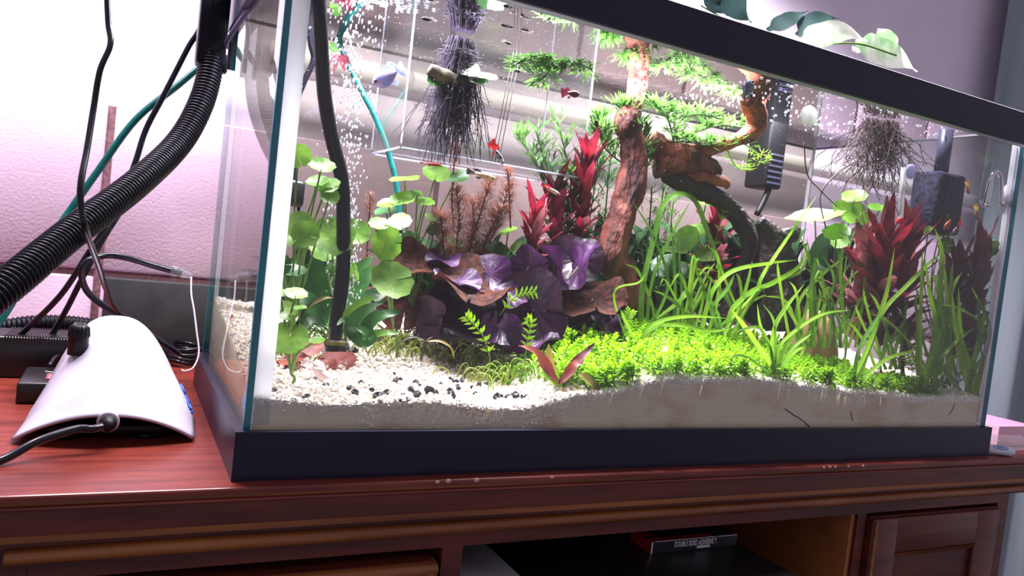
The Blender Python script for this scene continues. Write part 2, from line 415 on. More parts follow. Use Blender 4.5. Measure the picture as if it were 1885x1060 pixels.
for nm, a, b, ax, bd in (('front_pane', (G, G, z0), (TW-G, G+gt, z1), 'y', M_glass), ('back_pane', (G, TD-G-gt, z0), (TW-G, TD-G, z1), 'y', M_gback),
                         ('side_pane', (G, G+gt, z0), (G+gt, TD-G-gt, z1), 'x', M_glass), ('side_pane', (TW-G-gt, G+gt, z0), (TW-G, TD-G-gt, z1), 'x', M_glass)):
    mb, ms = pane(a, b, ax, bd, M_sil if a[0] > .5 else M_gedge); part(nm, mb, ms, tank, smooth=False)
ii = G+gt
for x, sx in ((ii, 1), (TW-ii, -1)):
    wd = .013 if sx > 0 else .004
    part('silicone_bead', MB().box((min(x, x+sx*wd), ii, .04), (max(x, x+sx*wd), ii+.004, TH-FB)), M_sil, tank, smooth=False)
    part('silicone_bead', MB().box((min(x, x+sx*.004), TD-ii-.004, .04), (max(x, x+sx*.004), TD-ii, TH-FB)), M_sil, tank, smooth=False)
part('rim_highlight', MB().box((G, G-.0015, TH-FB-.0032), (TW-G, G, TH-FB)), M_sil, tank, 'added pale highlight strip below the top frame', smooth=False)  # white strip painted in as the bright line under the frame
part('rim_highlight', MB().box((.001, .001, TH), (TW-.001, .004, TH+.0008)), M_sil, tank, 'added pale strip for the lit upper edge of the top frame', smooth=False)  # white strip drawing the light caught on the frame's upper edge
part('bottom_pane', MB().box((ii, ii, .006), (TW-ii, TD-ii, .012)), M_gedge, tank, smooth=False)

# water surface
M_water = glassmat('water', (.97, .985, .99, 1), 1.33, rough=.015, bump=(70, .06), tir=True)
solo('water_surface', MB().grid(lambda u, v: (ii+.0002+u*(TW-2*ii-.0004), ii+.0002+v*(TD-2*ii-.0004), WZ), 40, 16), M_water,
     'mirror-like underside of the water surface in the aquarium', 'water', kind='stuff', smooth=True)

# ------------------------------------------------------------------ substrate
FZ = [(0, .060), (.074, .054), (.146, .057), (.233, .051), (.316, .067), (.409, .084), (.516, .086), (.60, .080), (.686, .075), (.8, .070), (.92, .072)]
def ground(x, y):
    for (a, b), (c, d) in zip(FZ, FZ[1:]):
        if x <= c: break
    t = min(1, max(0, (x-a)/(c-a))); t = t*t*(3-2*t)
    z = b+(d-b)*t
    z += .13*max(0, y-.006)
    return z+.0035*mnoise.noise(Vector((x*14, y*14, 2)))*min(1, y*20)
def gpx(px, py):
    """where the line of sight through a photo pixel meets the gravel"""
    lo, hi = .012, .334
    f = lambda Y: (lambda p: p.z-ground(p.x, p.y))(at(px, py, Y))
    if f(lo) < 0: return at(px, py, lo)
    for _ in range(30):
        m = (lo+hi)/2
        if f(m) > 0: lo = m
        else: hi = m
    p = at(px, py, lo); p.z = ground(p.x, p.y); return p
bed = empty('gravel_bed', (TW/2, TD/2, .012), 'bed of white gravel over grey sand along the aquarium bottom', 'gravel')
M_sand = mat('sand', (228, 210, 186), (190, 156, 120), rough=.95, scale=26, bump=.5, bscale=420, stretch=(.7, 1, 1.3), detail=6, lo=.5, hi=.78)
mb = MB(); xa, xb, ya, yb = ii+.0006, TW-ii-.0006, ii+.0006, TD-ii-.0006
nx, ny = 230, 80
mb.grid(lambda u, v: (xa+u*(xb-xa), ya+v*(yb-ya), ground(xa+u*(xb-xa), ya+v*(yb-ya))), nx, ny)
n0 = len(mb.v)
for i in range(nx+1): mb.v.append((xa+(xb-xa)*i/nx, ya, .0125))
for i in range(nx): mb.face((i*(ny+1), n0+i, n0+i+1, (i+1)*(ny+1)))
n1 = len(mb.v)
for j in range(ny+1): mb.v.append((xa, ya+(yb-ya)*j/ny, .0125))
for j in range(ny): mb.face((j, j+1, n1+j+1, n1+j))
n2 = len(mb.v)
for j in range(ny+1): mb.v.append((xb, ya+(yb-ya)*j/ny, .0125))
q = nx*(ny+1)
for j in range(ny): mb.face((q+j, n2+j, n2+j+1, q+j+1))
part('sand_body', mb, M_sand, bed, 'grey sand seen through the front glass')
M_peb = mat('white_pebble', (254, 250, 245), (238, 228, 218), rough=.7, scale=60, rnd=0)
ICO = []
def pebble(mb, c, r, rg):
    q = Quaternion((rg.random()-.5, rg.random()-.5, rg.random()-.5, rg.random()-.5)).normalized()
    a = [Vector(v) for v in ((1, 0, 0), (-1, 0, 0), (0, 1, 0), (0, -1, 0), (0, 0, 1), (0, 0, -1))]
    n0 = len(mb.v); sc = Vector((r*rg.uniform(.8, 1.25), r*rg.uniform(.8, 1.2), r*rg.uniform(.6, .9)))
    pts = a+[Vector((x, y, z))*.68 for x in (1, -1) for y in (1, -1) for z in (1, -1)]
    for p in pts: mb.v.append(tuple(Vector(c)+q @ Vector((p.x*sc.x, p.y*sc.y, p.z*sc.z))))
    for ix, x in ((0, 0), (1, 4)):
        for iy, y in ((2, 0), (3, 2)):
            for iz, z in ((4, 0), (5, 1)):
                k = n0+6+x+y+z
                for e, f in ((ix, iy), (iy, iz), (iz, ix)): mb.face((n0+e, n0+f, k))
rg = random.Random(3); mb = MB()
for i in range(11000):
    x = rg.uniform(xa, xb); y = ya+(yb-ya)*rg.random()**1.35
    if x > .42 and y > .06 and rg.random() < .75: continue
    r = rg.uniform(.0011, .0029); pebble(mb, (x, max(y, ya+r), ground(x, y)+r*.25), r, rg)
for i in range(2600):       # pebbles pressed against the front glass just under the surface line
    x = rg.uniform(xa, xb); d = abs(rg.gauss(0, 1))*(.011 if .09 < x < .30 else .0035); r = rg.uniform(.0009, .0018)
    pebble(mb, (x, ya+.0006, ground(x, ya)-d), r, rg)
part('white_gravel', mb, M_peb, bed, 'loose white gravel', smooth=False, kind='stuff')
M_bpeb = mat('black_pebble', (26, 24, 32), (52, 46, 58), rough=.5, scale=200)
bl = [(505, 722, 9), (512, 728, 8), (522, 731, 7), (563, 734, 12), (600, 712, 9), (643, 716, 9), (653, 726, 10), (664, 706, 7), (683, 722, 9), (693, 731, 11), (709, 728, 13), (727, 705, 12), (734, 701, 9), (742, 730, 9), (757, 724, 13), (766, 732, 13), (789, 725, 14), (803, 724, 7), (765, 708, 10), (772, 713, 8), (811, 712, 9), (829, 725, 12), (834, 733, 9), (842, 716, 9), (830, 702, 9), (840, 705, 8), (850, 703, 7), (868, 715, 7), (875, 727, 8), (881, 712, 9), (895, 709, 7), (913, 734, 12), (921, 733, 9), (935, 733, 10), (948, 731, 11), (965, 733, 10), (750, 745, 11), (740, 742, 7), (700, 742, 6), (757, 751, 6), (707, 749, 5), (618, 704, 6), (678, 711, 6), (1003, 739, 6), (726, 690, 6)]
for i, (x, y, s) in enumerate(bl):
    p = gpx(x, y); r = s*.72*mpp(p); mb = MB(); pebble(mb, (p.x, max(p.y, ii+.0006+r), p.z+r*.45), r, rg)
    solo('black_pebble', mb, M_bpeb, 'small black pebble lying on the white gravel near the front glass', 'pebble', 'black pebbles on the white gravel', smooth=False)

M_thread = mat('root_thread', (40, 34, 32), rough=.8)
for pts in ([(1445, 752), (1460, 763), (1475, 772), (1492, 787)], [(1758, 742), (1752, 756), (1746, 764)], [(1566, 757), (1568, 768), (1570, 774)]):
    part('root_thread', MB().tube(pxpath(pts, ii+.0004), .0006, 5), M_thread, bed, 'dark root thread in the sand')
p = gpx(646, 650)
sst = MB()
for k_ in range(5): pebble(sst, (p.x+.003*math.sin(k_*2.1), p.y+.003*math.cos(k_*2.1), p.z+.005+.001*k_), .0055, rg)
solo('speckled_stone', sst, mat('speckle', (236, 228, 220), (30, 28, 34), rough=.6, scale=130, lo=.48, hi=.54), 'small black and white speckled stone right of the air tube foot', 'stone', smooth=False)
# ================================================================== PLANTS
M_penny = mat('pennywort_green', (134, 178, 66), (92, 144, 46), rough=.4, scale=70, transl=.4, rnd=.18, bump=.25, bscale=130)
M_pennyd = mat('deep_green_leaf', (52, 104, 40), (34, 78, 34), rough=.4, scale=60, transl=.3, rnd=.2, bump=.3, bscale=120)
M_stem = mat('green_stem', (128, 160, 76), (100, 132, 60), rough=.5, scale=80, transl=.2)
M_bstem = mat('brown_stem', (74, 56, 40), (50, 38, 30), rough=.7, scale=120)
M_lotus = mat('lotus_purple', (82, 36, 92), (38, 16, 44), spec=.35, rough=.42, scale=46, stretch=(1, 1, 1), transl=.16, rnd=.22, bump=.5, bscale=110, lo=.3, hi=.7)
M_lotusd = mat('lotus_dark', (44, 18, 40), (24, 11, 26), rough=.4, scale=50, transl=.15, rnd=.15, bump=.5, bscale=120)
M_lotusb = mat('lotus_underside', (84, 44, 28), (34, 15, 16), spec=.15, rough=.8, scale=150, transl=.2, rnd=.15, bump=.5, bscale=160, detail=6)
M_red = mat('red_leaf', (164, 36, 58), (96, 20, 38), rough=.4, scale=60, transl=.4, rnd=.3, bump=.2, bscale=140)
M_redd = mat('maroon_leaf', (108, 30, 46), (64, 18, 32), rough=.45, scale=60, transl=.3, rnd=.3, bump=.2, bscale=140)
M_pinkl = mat('dusty_pink_leaf', (176, 104, 112), (126, 58, 66), rough=.5, scale=60, transl=.35, rnd=.2, bump=.2)
M_rust = mat('rust_leaf', (176, 92, 76), (140, 62, 58), rough=.45, scale=60, transl=.35, rnd=.12, bump=.25, bscale=120)
M_olive = mat('olive_leaf', (150, 134, 66), (110, 104, 44), rough=.45, scale=50, transl=.35, rnd=.1)
M_val = mat('grass_green', (150, 192, 52), (112, 164, 36), rough=.35, scale=30, transl=.45, rnd=.25)
M_vald = mat('grass_deep_green', (112, 160, 54), (80, 132, 42), rough=.35, scale=30, transl=.4, rnd=.25)
M_carpet = mat('carpet_green', (162, 206, 40), (122, 180, 30), rough=.4, scale=90, transl=.45, rnd=.22)
M_fern = mat('fine_green', (96, 142, 62), (66, 112, 46), rough=.5, scale=60, transl=.4, rnd=.15)
M_feath = mat('feathery_rust', (150, 96, 74), (112, 70, 58), rough=.6, scale=60, transl=.4)
M_hair = mat('hairgrass', (176, 186, 96), (140, 158, 70), rough=.6, scale=60, transl=.3)

def facing(c, asp, roll=0, flip=1):
    tc = (CAM-c).normalized(); u = (UPV-tc*UPV.dot(tc)).normalized()
    u = Quaternion(tc, math.radians(roll)) @ u
    a = math.acos(max(-1, min(1, asp)))
    n = tc*math.cos(a)+u*math.sin(a)*flip
    up = u*math.cos(a)-tc*math.sin(a)*flip
    return n, up
def pad(px, py, wpx, hpx, Y, roll=0, slit=0, **kw):
    """round leaf covering about wpx x hpx photo pixels; slit = direction of the notch in degrees from straight down"""
    c = at(px, py, Y); r = max(wpx, hpx)*.54*mpp(c)
    n, up = facing(c, min(wpx, hpx)/max(wpx, hpx), roll+(90 if hpx > wpx else 0))
    up = Quaternion(n, math.radians(slit)) @ up
    mb = MB().disc(c, n, up, r, r, **kw)
    return mb, c

def penny(label, base, leaves, Yd, mat_=None, group='pennywort plants', stem=True, cat='plant', name='pennywort'):
    """base: photo pixel of the root (dropped to the gravel at depth Yd); leaves: (px,py,w,h,dY,roll,slit)"""
    b = at(base[0], base[1], Yd); b.z = ground(b.x, b.y)
    root = empty(name, b, label, cat, group)
    top = at(leaves[0][0], leaves[0][1], Yd+.012)
    crown = b.lerp(top, .25)
    for i, L in enumerate(leaves):
        px, py, wd, hg, dY, roll, slit = L[:7]; m = L[7] if len(L) > 7 else (mat_ or M_penny)
        mb, c = pad(px, py, wd, hg, Yd+dY, roll, slit, ph=i*1.3, cup=.10+.06*math.sin(i*2.1), wav=.05)
        lf = part('leaf', mb, m, root)
        mid = crown.lerp(c, .55)+Vector((.006*math.sin(i*3), .012, .0))
        part('petiole', MB().tube(smoothpath([crown, mid, c+(c-CAM).normalized()*.0015], 5), .0009, 6), M_stem, root)
    part('stem', MB().tube(smoothpath([b-Vector((0, 0, .004)), b.lerp(crown, .5)+Vector((.003, 0, 0)), crown], 4), .0014, 6), M_stem, root)
    return root
penny('bright pennywort by the left glass seam, topmost, with a folded round leaf', (548, 590),
      [(549, 287, 44, 42, 0, 0, 20), (592, 306, 48, 24, .01, -8, 0), (602, 341, 46, 26, .015, 10, 60), (607, 361, 34, 28, .005, -20, 0), (585, 335, 40, 18, .02, 10, 0)], .10)
penny('pennywort with two overlapping lime leaves beside the white silicone seam', (545, 600),
      [(548, 415, 56, 46, .012, 15, 0), (562, 432, 50, 46, 0, -10, 80), (524, 447, 40, 18, .0, 20, 0), (522, 487, 30, 34, .01, 0, 0, M_pennyd), (540, 500, 46, 20, .02, 0, 0, M_pennyd)], .085)
penny('broad pennywort leaf half hidden behind the black air tube', (640, 590),
      [(612, 435, 76, 66, 0, 0, 200), (655, 428, 50, 44, .004, -15, 30), (603, 455, 60, 50, .02, 0, 0), (652, 500, 18, 34, .01, 15, 0)], .15)
penny('pennywort with upright scalloped round leaf right of the bubble column', (735, 600),
      [(713, 447, 54, 60, 0, 0, 0), (698, 413, 36, 22, .004, -5, 30), (736, 408, 42, 28, .006, 8, 10), (722, 516, 74, 62, -.012, -20, 120)], .14)
penny('pennywort spreading flat leaves in front of the teal tube', (770, 590),
      [(742, 366, 44, 24, 0, 12, 0), (715, 376, 40, 16, .004, 12, 0), (781, 371, 38, 14, .006, -8, 0), (745, 331, 52, 9, .008, 6, 0), (803, 320, 48, 30, .010, -10, 0), (768, 356, 24, 9, .01, -20, 0), (795, 404, 30, 12, .01, -35, 0), (800, 425, 30, 20, .01, 0, 0, M_pennyd), (842, 325, 40, 22, .02, 0, 0, M_pennyd), (710, 390, 40, 14, .02, 10, 0, M_pennyd), (755, 450, 40, 46, .03, 0, 0, M_pennyd)], .20)
penny('low pennywort with a large pale leaf beside the left seam', (540, 668),
      [(532, 622, 66, 56, .0, 0, 160), (524, 573, 48, 34, .0, -25, 60), (545, 540, 40, 20, -.012, -10, 0), (516, 540, 26, 14, -.01, 0, 0), (583, 628, 30, 12, -.005, 5, 0), (552, 566, 24, 8, -.004, 0, 0)], .055)
penny('pennywort with a flat pale leaf below the dark driftwood limb', (1290, 590),
      [(1300, 372, 46, 18, 0, -12, 0), (1265, 440, 48, 40, .005, 40, 60), (1283, 425, 40, 24, .004, 10, 0), (1242, 462, 46, 12, .01, -6, 0), (1255, 500, 40, 30, .02, 0, 0, M_pennyd), (1225, 490, 50, 40, .03, 0, 0, M_pennyd), (1300, 470, 40, 26, .0, 0, 0)], .22)
penny('pennywort reaching up under the hanging root tangle', (1560, 620),
      [(1573, 362, 42, 22, 0, 0, 0), (1556, 392, 52, 30, .004, -40, 0), (1586, 392, 22, 44, .006, 20, 0), (1540, 428, 46, 28, -.01, 0, 40), (1500, 403, 98, 20, .01, 4, 0), (1546, 445, 30, 24, .01, 0, 0), (1620, 385, 40, 14, .01, -15, 0)], .10)
penny('pennywort leaf cluster beside the yellow guppy near the right glass', (1735, 620),
      [(1735, 408, 30, 30, 0, 0, 0), (1708, 424, 18, 16, .002, 0, 0), (1740, 425, 34, 20, .004, 0, 0), (1742, 452, 24, 30, .004, 0, 0), (1672, 388, 14, 18, .004, 0, 0)], .055)
penny('two pennywort leaves tucked behind the right corner red plant', (1820, 600),
      [(1826, 448, 22, 14, 0, -15, 0), (1822, 462, 26, 20, .002, 0, 0)], .018)
penny('small pennywort leaf between the red leaves and the purple lotus', (955, 560), [(955, 458, 28, 24, 0, 0, 0), (915, 462, 40, 26, .01, 0, 0, M_pennyd), (935, 425, 34, 10, .01, 15, 0)], .20)

# ---- tiger lotus
bp = at(960, 640, .14); bp.z = ground(bp.x, bp.y)
lot = empty('red_lotus', bp, 'large dark purple lotus with broad crumpled leaves in the middle', 'plant')
LO = [(805, 494, 150, 62, .18, -14, 0, M_lotusb), (745, 572, 120, 62, .20, -8, 0, M_lotusb), (815, 478, 60, 22, .185, -5, 0, M_lotus),
      (850, 583, 150, 88, .15, 0, 60, M_lotusd), (797, 585, 46, 80, .145, 10, 0, M_lotus), (842, 519, 84, 34, .155, -8, 0, M_lotus), (868, 532, 142, 40, .145, -12, 0, M_lotusb),
      (900, 505, 80, 72, .17, 0, 0, M_lotus), (975, 490, 60, 78, .18, 10, 0, M_lotus), (1060, 478, 96, 84, .19, 0, 0, M_lotusd),
      (1027, 490, 34, 82, .175, 18, 180, M_lotus), (1066, 492, 44, 100, .17, -36, 180, M_lotus), (985, 570, 118, 140, .13, -8, 0, M_lotusd), (885, 570, 52, 60, .135, 0, 0, M_lotusd),
      (922, 606, 70, 62, .115, -15, 0, M_lotus), (952, 622, 46, 56, .112, 30, 0, M_lotus), (1095, 552, 112, 70, .15, 10, 0, M_lotusb), (1120, 572, 70, 34, .14, 22, 0, M_lotus), (1115, 596, 70, 36, .145, 0, 0, M_lotus),
      (1000, 628, 60, 18, .105, 16, 0, M_lotus), (830, 625, 90, 40, .17, 0, 0, M_lotusd), (1040, 600, 120, 60, .17, 0, 0, M_lotusd), (940, 545, 60, 40, .14, -20, 0, M_lotus)]
for i, (x, y, wd, hg, Y, roll, slit, m) in enumerate(LO):
    mb, c = pad(x, y, wd, hg, Y, roll, slit, ph=i*2.1, cup=.14, wav=.22, scal=.03, nsc=7, rings=6, seg=66, pleat=.016, npl=13)
    # radial pleats give the crumpled look
    part('leaf', mb, m, lot)
    part('petiole', MB().tube(smoothpath([bp, bp.lerp(c, .5)+Vector((0, .015, -.006)), c+Vector((0, .002, 0))], 4), .0016, 6), M_bstem, lot)
# ---- small lotus seedlings at the lower left
for lab, bx, LV in (('rust-red lotus seedling lying against the foot of the air tube', (600, 672), [(620, 668, 66, 34, .0, 5, 0), (646, 672, 34, 20, .004, -25, 0), (600, 676, 40, 22, -.004, 20, 0)]),
                    ('rust-red lotus seedling at the left glass, one leaf upright', (560, 676), [(574, 638, 42, 32, .006, 0, 180), (541, 664, 58, 16, -.002, 10, 0), (528, 670, 40, 14, -.004, 10, 0)])):
    b = gpx(*bx); r0 = empty('lotus_seedling', b, lab, 'plant', 'rust-red lotus seedlings')
    for i, (x, y, wd, hg, dY, roll, slit) in enumerate(LV):
        mb, c = pad(x, y, wd, hg, b.y+dY, roll, slit, ph=i*2+.4, cup=.16, wav=.09, scal=.03); part('leaf', mb, M_rust, r0)
        part('petiole', MB().tube([b, b.lerp(c, .6)+Vector((0, .004, .002)), c+Vector((0, .001, 0))], .0009, 6), M_rust, r0)

# ---- broad-leaved rosettes traced leaf by leaf (photo pixels -> curve at real depth)
def rosette(name, label, leaves, group=None, base=None, nrm=None):
    """leaves: (points, width px, Y, material)"""
    p0 = leaves[0][0][0]; b = at(p0[0], p0[1], leaves[0][2]) if base is None else base
    b = Vector((b.x, b.y, ground(b.x, b.y)))
    r0 = empty(name, b, label, 'plant', group)
    for i, (pts, wd, Y, m) in enumerate(leaves):
        path = smoothpath([at(p[0], p[1], Y+(p[2] if len(p) > 2 else 0)) for p in pts], 5)
        mb = MB(); n = (CAM-path[0]).normalized()*.8+Vector((0, 0, .7))
        mb.lance(path, wd*mpp(path[0]), n, fold=.28, wav=.05, ph=i)
        part('leaf', mb, m, r0)
    return r0
rosette('broadleaf_fern', 'dark green sword-leaved plant right of the air tube foot', [
    ([(664, 640), (648, 605), (672, 572, -.01), (712, 553, -.02)], 30, .115, M_pennyd), ([(664, 640), (680, 600), (704, 582, -.01), (738, 574, -.015)], 34, .11, M_pennyd),
    ([(664, 640), (690, 618), (715, 613, -.01), (735, 612, -.01)], 20, .11, M_vald), ([(664, 640), (644, 605), (634, 590), (620, 598, -.01)], 20, .12, M_pennyd),
    ([(664, 640), (640, 585), (668, 558), (700, 545, -.01)], 20, .13, M_vald), ([(664, 640), (680, 625), (672, 612), (650, 598)], 26, .10, M_pennyd)])
rosette('broadleaf_fern', 'dim green sword-leaved plant in the shade behind the air tube', [
    ([(600, 600), (590, 540), (585, 480), (600, 420)], 30, .19, M_pennyd), ([(600, 600), (560, 540), (548, 490), (556, 450, -.02)], 34, .18, M_pennyd), ([(600, 600), (560, 570), (530, 520), (520, 480)], 30, .18, M_pennyd),
    ([(600, 600), (640, 540), (660, 500), (690, 470)], 40, .21, M_pennyd), ([(600, 600), (640, 560), (680, 505), (720, 495)], 34, .20, M_pennyd), ([(600, 600), (620, 560), (610, 500), (650, 470)], 36, .22, M_pennyd),
    ([(600, 600), (640, 580), (700, 540), (760, 520)], 36, .22, M_pennyd), ([(600, 600), (570, 560), (540, 540), (510, 525)], 40, .17, M_pennyd), ([(600, 600), (650, 590), (690, 560), (740, 545)], 40, .23, M_pennyd),
    ([(600, 600), (575, 590), (550, 600), (530, 590)], 30, .16, M_pennyd)])
M_shade = mat('shade_green', (34, 66, 32), (18, 40, 22), spec=.15, rough=.7, scale=50, transl=.25, rnd=.25, bump=.3, bscale=110)  # leaf green darkened to put the back zone's shadow into colour
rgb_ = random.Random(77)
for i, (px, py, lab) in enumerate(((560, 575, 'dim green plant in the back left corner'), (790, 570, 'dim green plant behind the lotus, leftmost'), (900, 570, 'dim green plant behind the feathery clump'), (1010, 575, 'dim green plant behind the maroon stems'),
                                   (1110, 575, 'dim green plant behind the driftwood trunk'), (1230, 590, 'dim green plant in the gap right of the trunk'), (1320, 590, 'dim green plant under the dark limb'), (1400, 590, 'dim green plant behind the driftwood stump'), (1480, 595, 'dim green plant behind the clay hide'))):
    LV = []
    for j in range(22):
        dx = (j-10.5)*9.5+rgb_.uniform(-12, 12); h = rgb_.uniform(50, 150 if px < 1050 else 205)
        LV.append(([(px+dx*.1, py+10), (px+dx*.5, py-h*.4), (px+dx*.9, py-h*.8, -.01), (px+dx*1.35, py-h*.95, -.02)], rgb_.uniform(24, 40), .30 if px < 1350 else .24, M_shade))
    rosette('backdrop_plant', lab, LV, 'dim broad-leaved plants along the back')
rosette('crypt_rosette', 'red-brown crypt with one yellowed leaf at the carpet\'s left end', [
    ([(1028, 706), (1005, 675), (985, 648), (955, 636, -.006)], 24, .026, M_rust), ([(1020, 706), (1012, 680), (1010, 655), (1010, 632)], 20, .034, M_olive),
    ([(1028, 706), (1058, 668), (1080, 648), (1096, 630)], 16, .030, M_redd), ([(1032, 706), (1050, 682), (1062, 668), (1078, 668)], 20, .028, M_rust),
    ([(1064, 690), (1080, 698), (1095, 712), (1100, 728)], 22, .016, M_olive), ([(1024, 708), (1012, 696), (996, 690), (990, 700)], 14, .024, M_vald)])
rosette('drooping_stem', 'bare brown twig plant leaning over the white gravel', [
    ([(774, 668), (778, 650), (784, 628), (800, 618)], 5, .08, M_bstem), ([(784, 628), (760, 620), (735, 632), (705, 660)], 4, .08, M_bstem), ([(784, 628), (810, 628), (830, 640), (836, 660)], 6, .08, M_olive)])
rosette('drooping_stem', 'arched brown stem beside the left seam, above the pale leaf', [
    ([(528, 640), (545, 600), (562, 570), (592, 540)], 6, .06, M_bstem), ([(562, 570), (580, 556), (600, 548), (616, 548)], 8, .06, M_olive)])

# ---- red stem plants
def redstem(label, base, tip, Y, nwh, lpx, wpx, m_tip, m_low, seed=0, lean=0, spread=1.0, group='red stem plants', bz=None):
    rg = random.Random(seed); t = at(tip[0], tip[1], Y); b = at(base[0], base[1], Y+.01)
    if bz is None: b.z = ground(b.x, b.y)
    r0 = empty('red_stem_plant', b, label, 'plant', group)
    path = smoothpath([b, b.lerp(t, .5)+Vector((lean, .006, 0)), t], 10)
    part('stem', MB().tube(path, .0014, 6), M_redd, r0)
    k = mpp(t)
    for i in range(nwh):
        f = .22+.78*(i+.5)/nwh; p = path[min(len(path)-1, int(f*(len(path)-1)))]
        top = f > .62
        cnt = 6 if top else 5
        for j in range(cnt):
            a = j*2*PI/cnt+i*1.1+rg.uniform(-.3, .3); el = math.radians(62) if top else math.radians(42)
            el = el*rg.uniform(.75, 1.15)*(1 if f < .9 else 1.2)
            el = min(el, 1.45)
            L = lpx*k*rg.uniform(.7, 1.25)*(1 if f > .3 else .9); d = Vector((math.cos(a)*math.cos(el)*spread, math.sin(a)*math.cos(el)*spread, math.sin(el)))
            droop = Vector((0, 0, -1))*L*(.05 if top else .18)
            side = Vector((-math.sin(a), math.cos(a), 0)); n = side.cross(d)*-1
            pts = [p, p+d*L*.35+droop*.05, p+d*L*.7+droop*.4, p+d*L+droop]
            if any(q.x > TW-ii-.002 or q.y < ii+.002 or q.z > WZ-.002 for q in pts):
                pts = [Vector((min(q.x, TW-ii-.003), max(q.y, ii+.003), min(q.z, WZ-.003))) for q in pts]
            mb = MB().lance(smoothpath(pts, 3), wpx*k*rg.uniform(.6, 1.0), n if n.z > 0 else -n, fold=.3, wav=.06, ph=j)
            part('leaf', mb, (m_tip if f > .5 else m_low) if rg.random() < .8 else M_pinkl, r0)
    return r0
redstem('tallest red stem plant left of the driftwood trunk, crimson crown', (1060, 560), (1082, 290), .215, 12, 78, 24, M_red, M_redd, 1)
redstem('short red stem plant with dusky shoots right of the feathery plant', (985, 560), (985, 395), .20, 8, 70, 20, M_red, M_redd, 2)
redstem('maroon stem plant between the two red crowns, behind', (1030, 560), (1020, 350), .225, 9, 74, 22, M_redd, M_redd, 9)
redstem('small red bush framed by the dark driftwood arch', (1325, 580), (1318, 410), .225, 9, 62, 22, M_red, M_redd, 3)
redstem('tall red stem plant with forked scarlet tips near the thermometer', (1630, 640), (1628, 455), .075, 11, 100, 28, M_red, M_redd, 4)
redstem('red stem plant leaning right beneath the thermometer', (1668, 640), (1672, 440), .065, 9, 88, 24, M_red, M_redd, 14, lean=.004)
redstem('dusty pink stem plant left of the scarlet forked one', (1590, 640), (1592, 470), .095, 10, 90, 28, M_pinkl, M_redd, 5)
redstem('maroon stem plant in the right front corner', (1800, 620), (1808, 470), .022, 10, 84, 24, M_redd, M_redd, 6, spread=.7)
redstem('maroon stem plant just behind the right corner one', (1760, 630), (1762, 500), .04, 9, 84, 24, M_redd, M_redd, 16, spread=.8)
redstem('low red sprout rising from the carpet at the right', (1672, 668), (1676, 610), .05, 3, 40, 13, M_red, M_redd, 7)
redstem('second low red sprout beside the right grass clump', (1722, 672), (1728, 640), .04, 3, 36, 12, M_red, M_redd, 8)

# ---- fine-leaved plants
def finestem(mb, path, L, k, rg, dens=26, branch=3, w=.0012, el0=.5):
    n = len(path)
    for i in range(dens):
        f = .12+.88*i/dens; p = path[min(n-1, int(f*(n-1)))]
        for j in range(branch):
            a = rg.uniform(0, 2*PI); el = el0+rg.uniform(-.3, .4); l = L*rg.uniform(.6, 1.1)*(1-.35*abs(f-.7))
            d = Vector((math.cos(a)*math.cos(el), math.sin(a)*math.cos(el), math.sin(el)))
            q = p+d*l+Vector((0, 0, -l*.12))
            mb.lance([p, p.lerp(q, .5)+Vector((0, 0, l*.06)), q], w*1.2, Vector((0, 0, 1)) if abs(d.z) < .8 else Vector((1, 0, 0)), fold=.2)
            if k:
                for sgn in (1, -1):
                    s0 = p.lerp(q, .45); side = d.cross(Vector((rg.uniform(-1, 1), rg.uniform(-1, 1), 1))).normalized()*sgn
                    mb.lance([s0, s0+d*l*.22+side*l*.18, s0+d*l*.45+side*l*.26], w, Vector((0, 0, 1)), fold=.2)
def fineplant(name, label, stems, Y, L, m, seed=0, dens=26, branch=3, w=.0012, k=1, el0=.5, group=None, rooted=True, sm=None, cat='plant'):
    rg = random.Random(seed)
    b = at(stems[0][0][0], stems[0][0][1], Y)
    if rooted: b.z = ground(b.x, b.y)
    r0 = empty(name, b, label, cat, group)
    for si, st in enumerate(stems):
        path = smoothpath([at(p[0], p[1], Y+(p[2] if len(p) > 2 else 0)+.006*si*(-1)**si) for p in st], 8)
        path = [Vector((min(p.x, TW-ii-.004), min(max(p.y, ii+.004), TD-ii-.004), min(p.z, WZ-.002))) for p in path]
        if rooted: path[0].z = max(ground(path[0].x, path[0].y), path[0].z) if path[0].z > ground(path[0].x, path[0].y)+.03 else ground(path[0].x, path[0].y)
        part('stem', MB().tube(path, .0010, 5), sm or m, r0)
        mb = MB(); finestem(mb, path, L, k, rg, dens, branch, w, el0)
        mb.v = [(min(v[0], TW-ii-.001), min(max(v[1], ii+.001), TD-ii-.001), min(v[2], WZ-.0012)) for v in mb.v]
        part('foliage', mb, m, r0, kind='stuff')
    return r0
GF = 'fine-leaved green plants'
fineplant('water_sprite', 'fine-leaved green plant left of the tall crimson crown, tips below the surface', [[(1060, 560), (1040, 420), (1010, 320), (985, 235)], [(1060, 560), (1050, 420), (1050, 330), (1025, 215)], [(1060, 560), (1030, 400), (985, 300), (950, 245)]], .235, .034, M_fern, 1, 24, 3, .0032, group=GF, el0=.75)
fineplant('water_sprite', 'fine-leaved green plant draped over the top of the driftwood trunk', [[(1190, 330), (1160, 270), (1150, 215), (1145, 195)], [(1190, 330), (1185, 270), (1165, 220), (1160, 190)], [(1190, 330), (1120, 280), (1105, 245), (1110, 215)]], .21, .034, M_fern, 2, 20, 4, .0034, group=GF, rooted=False, el0=.8)
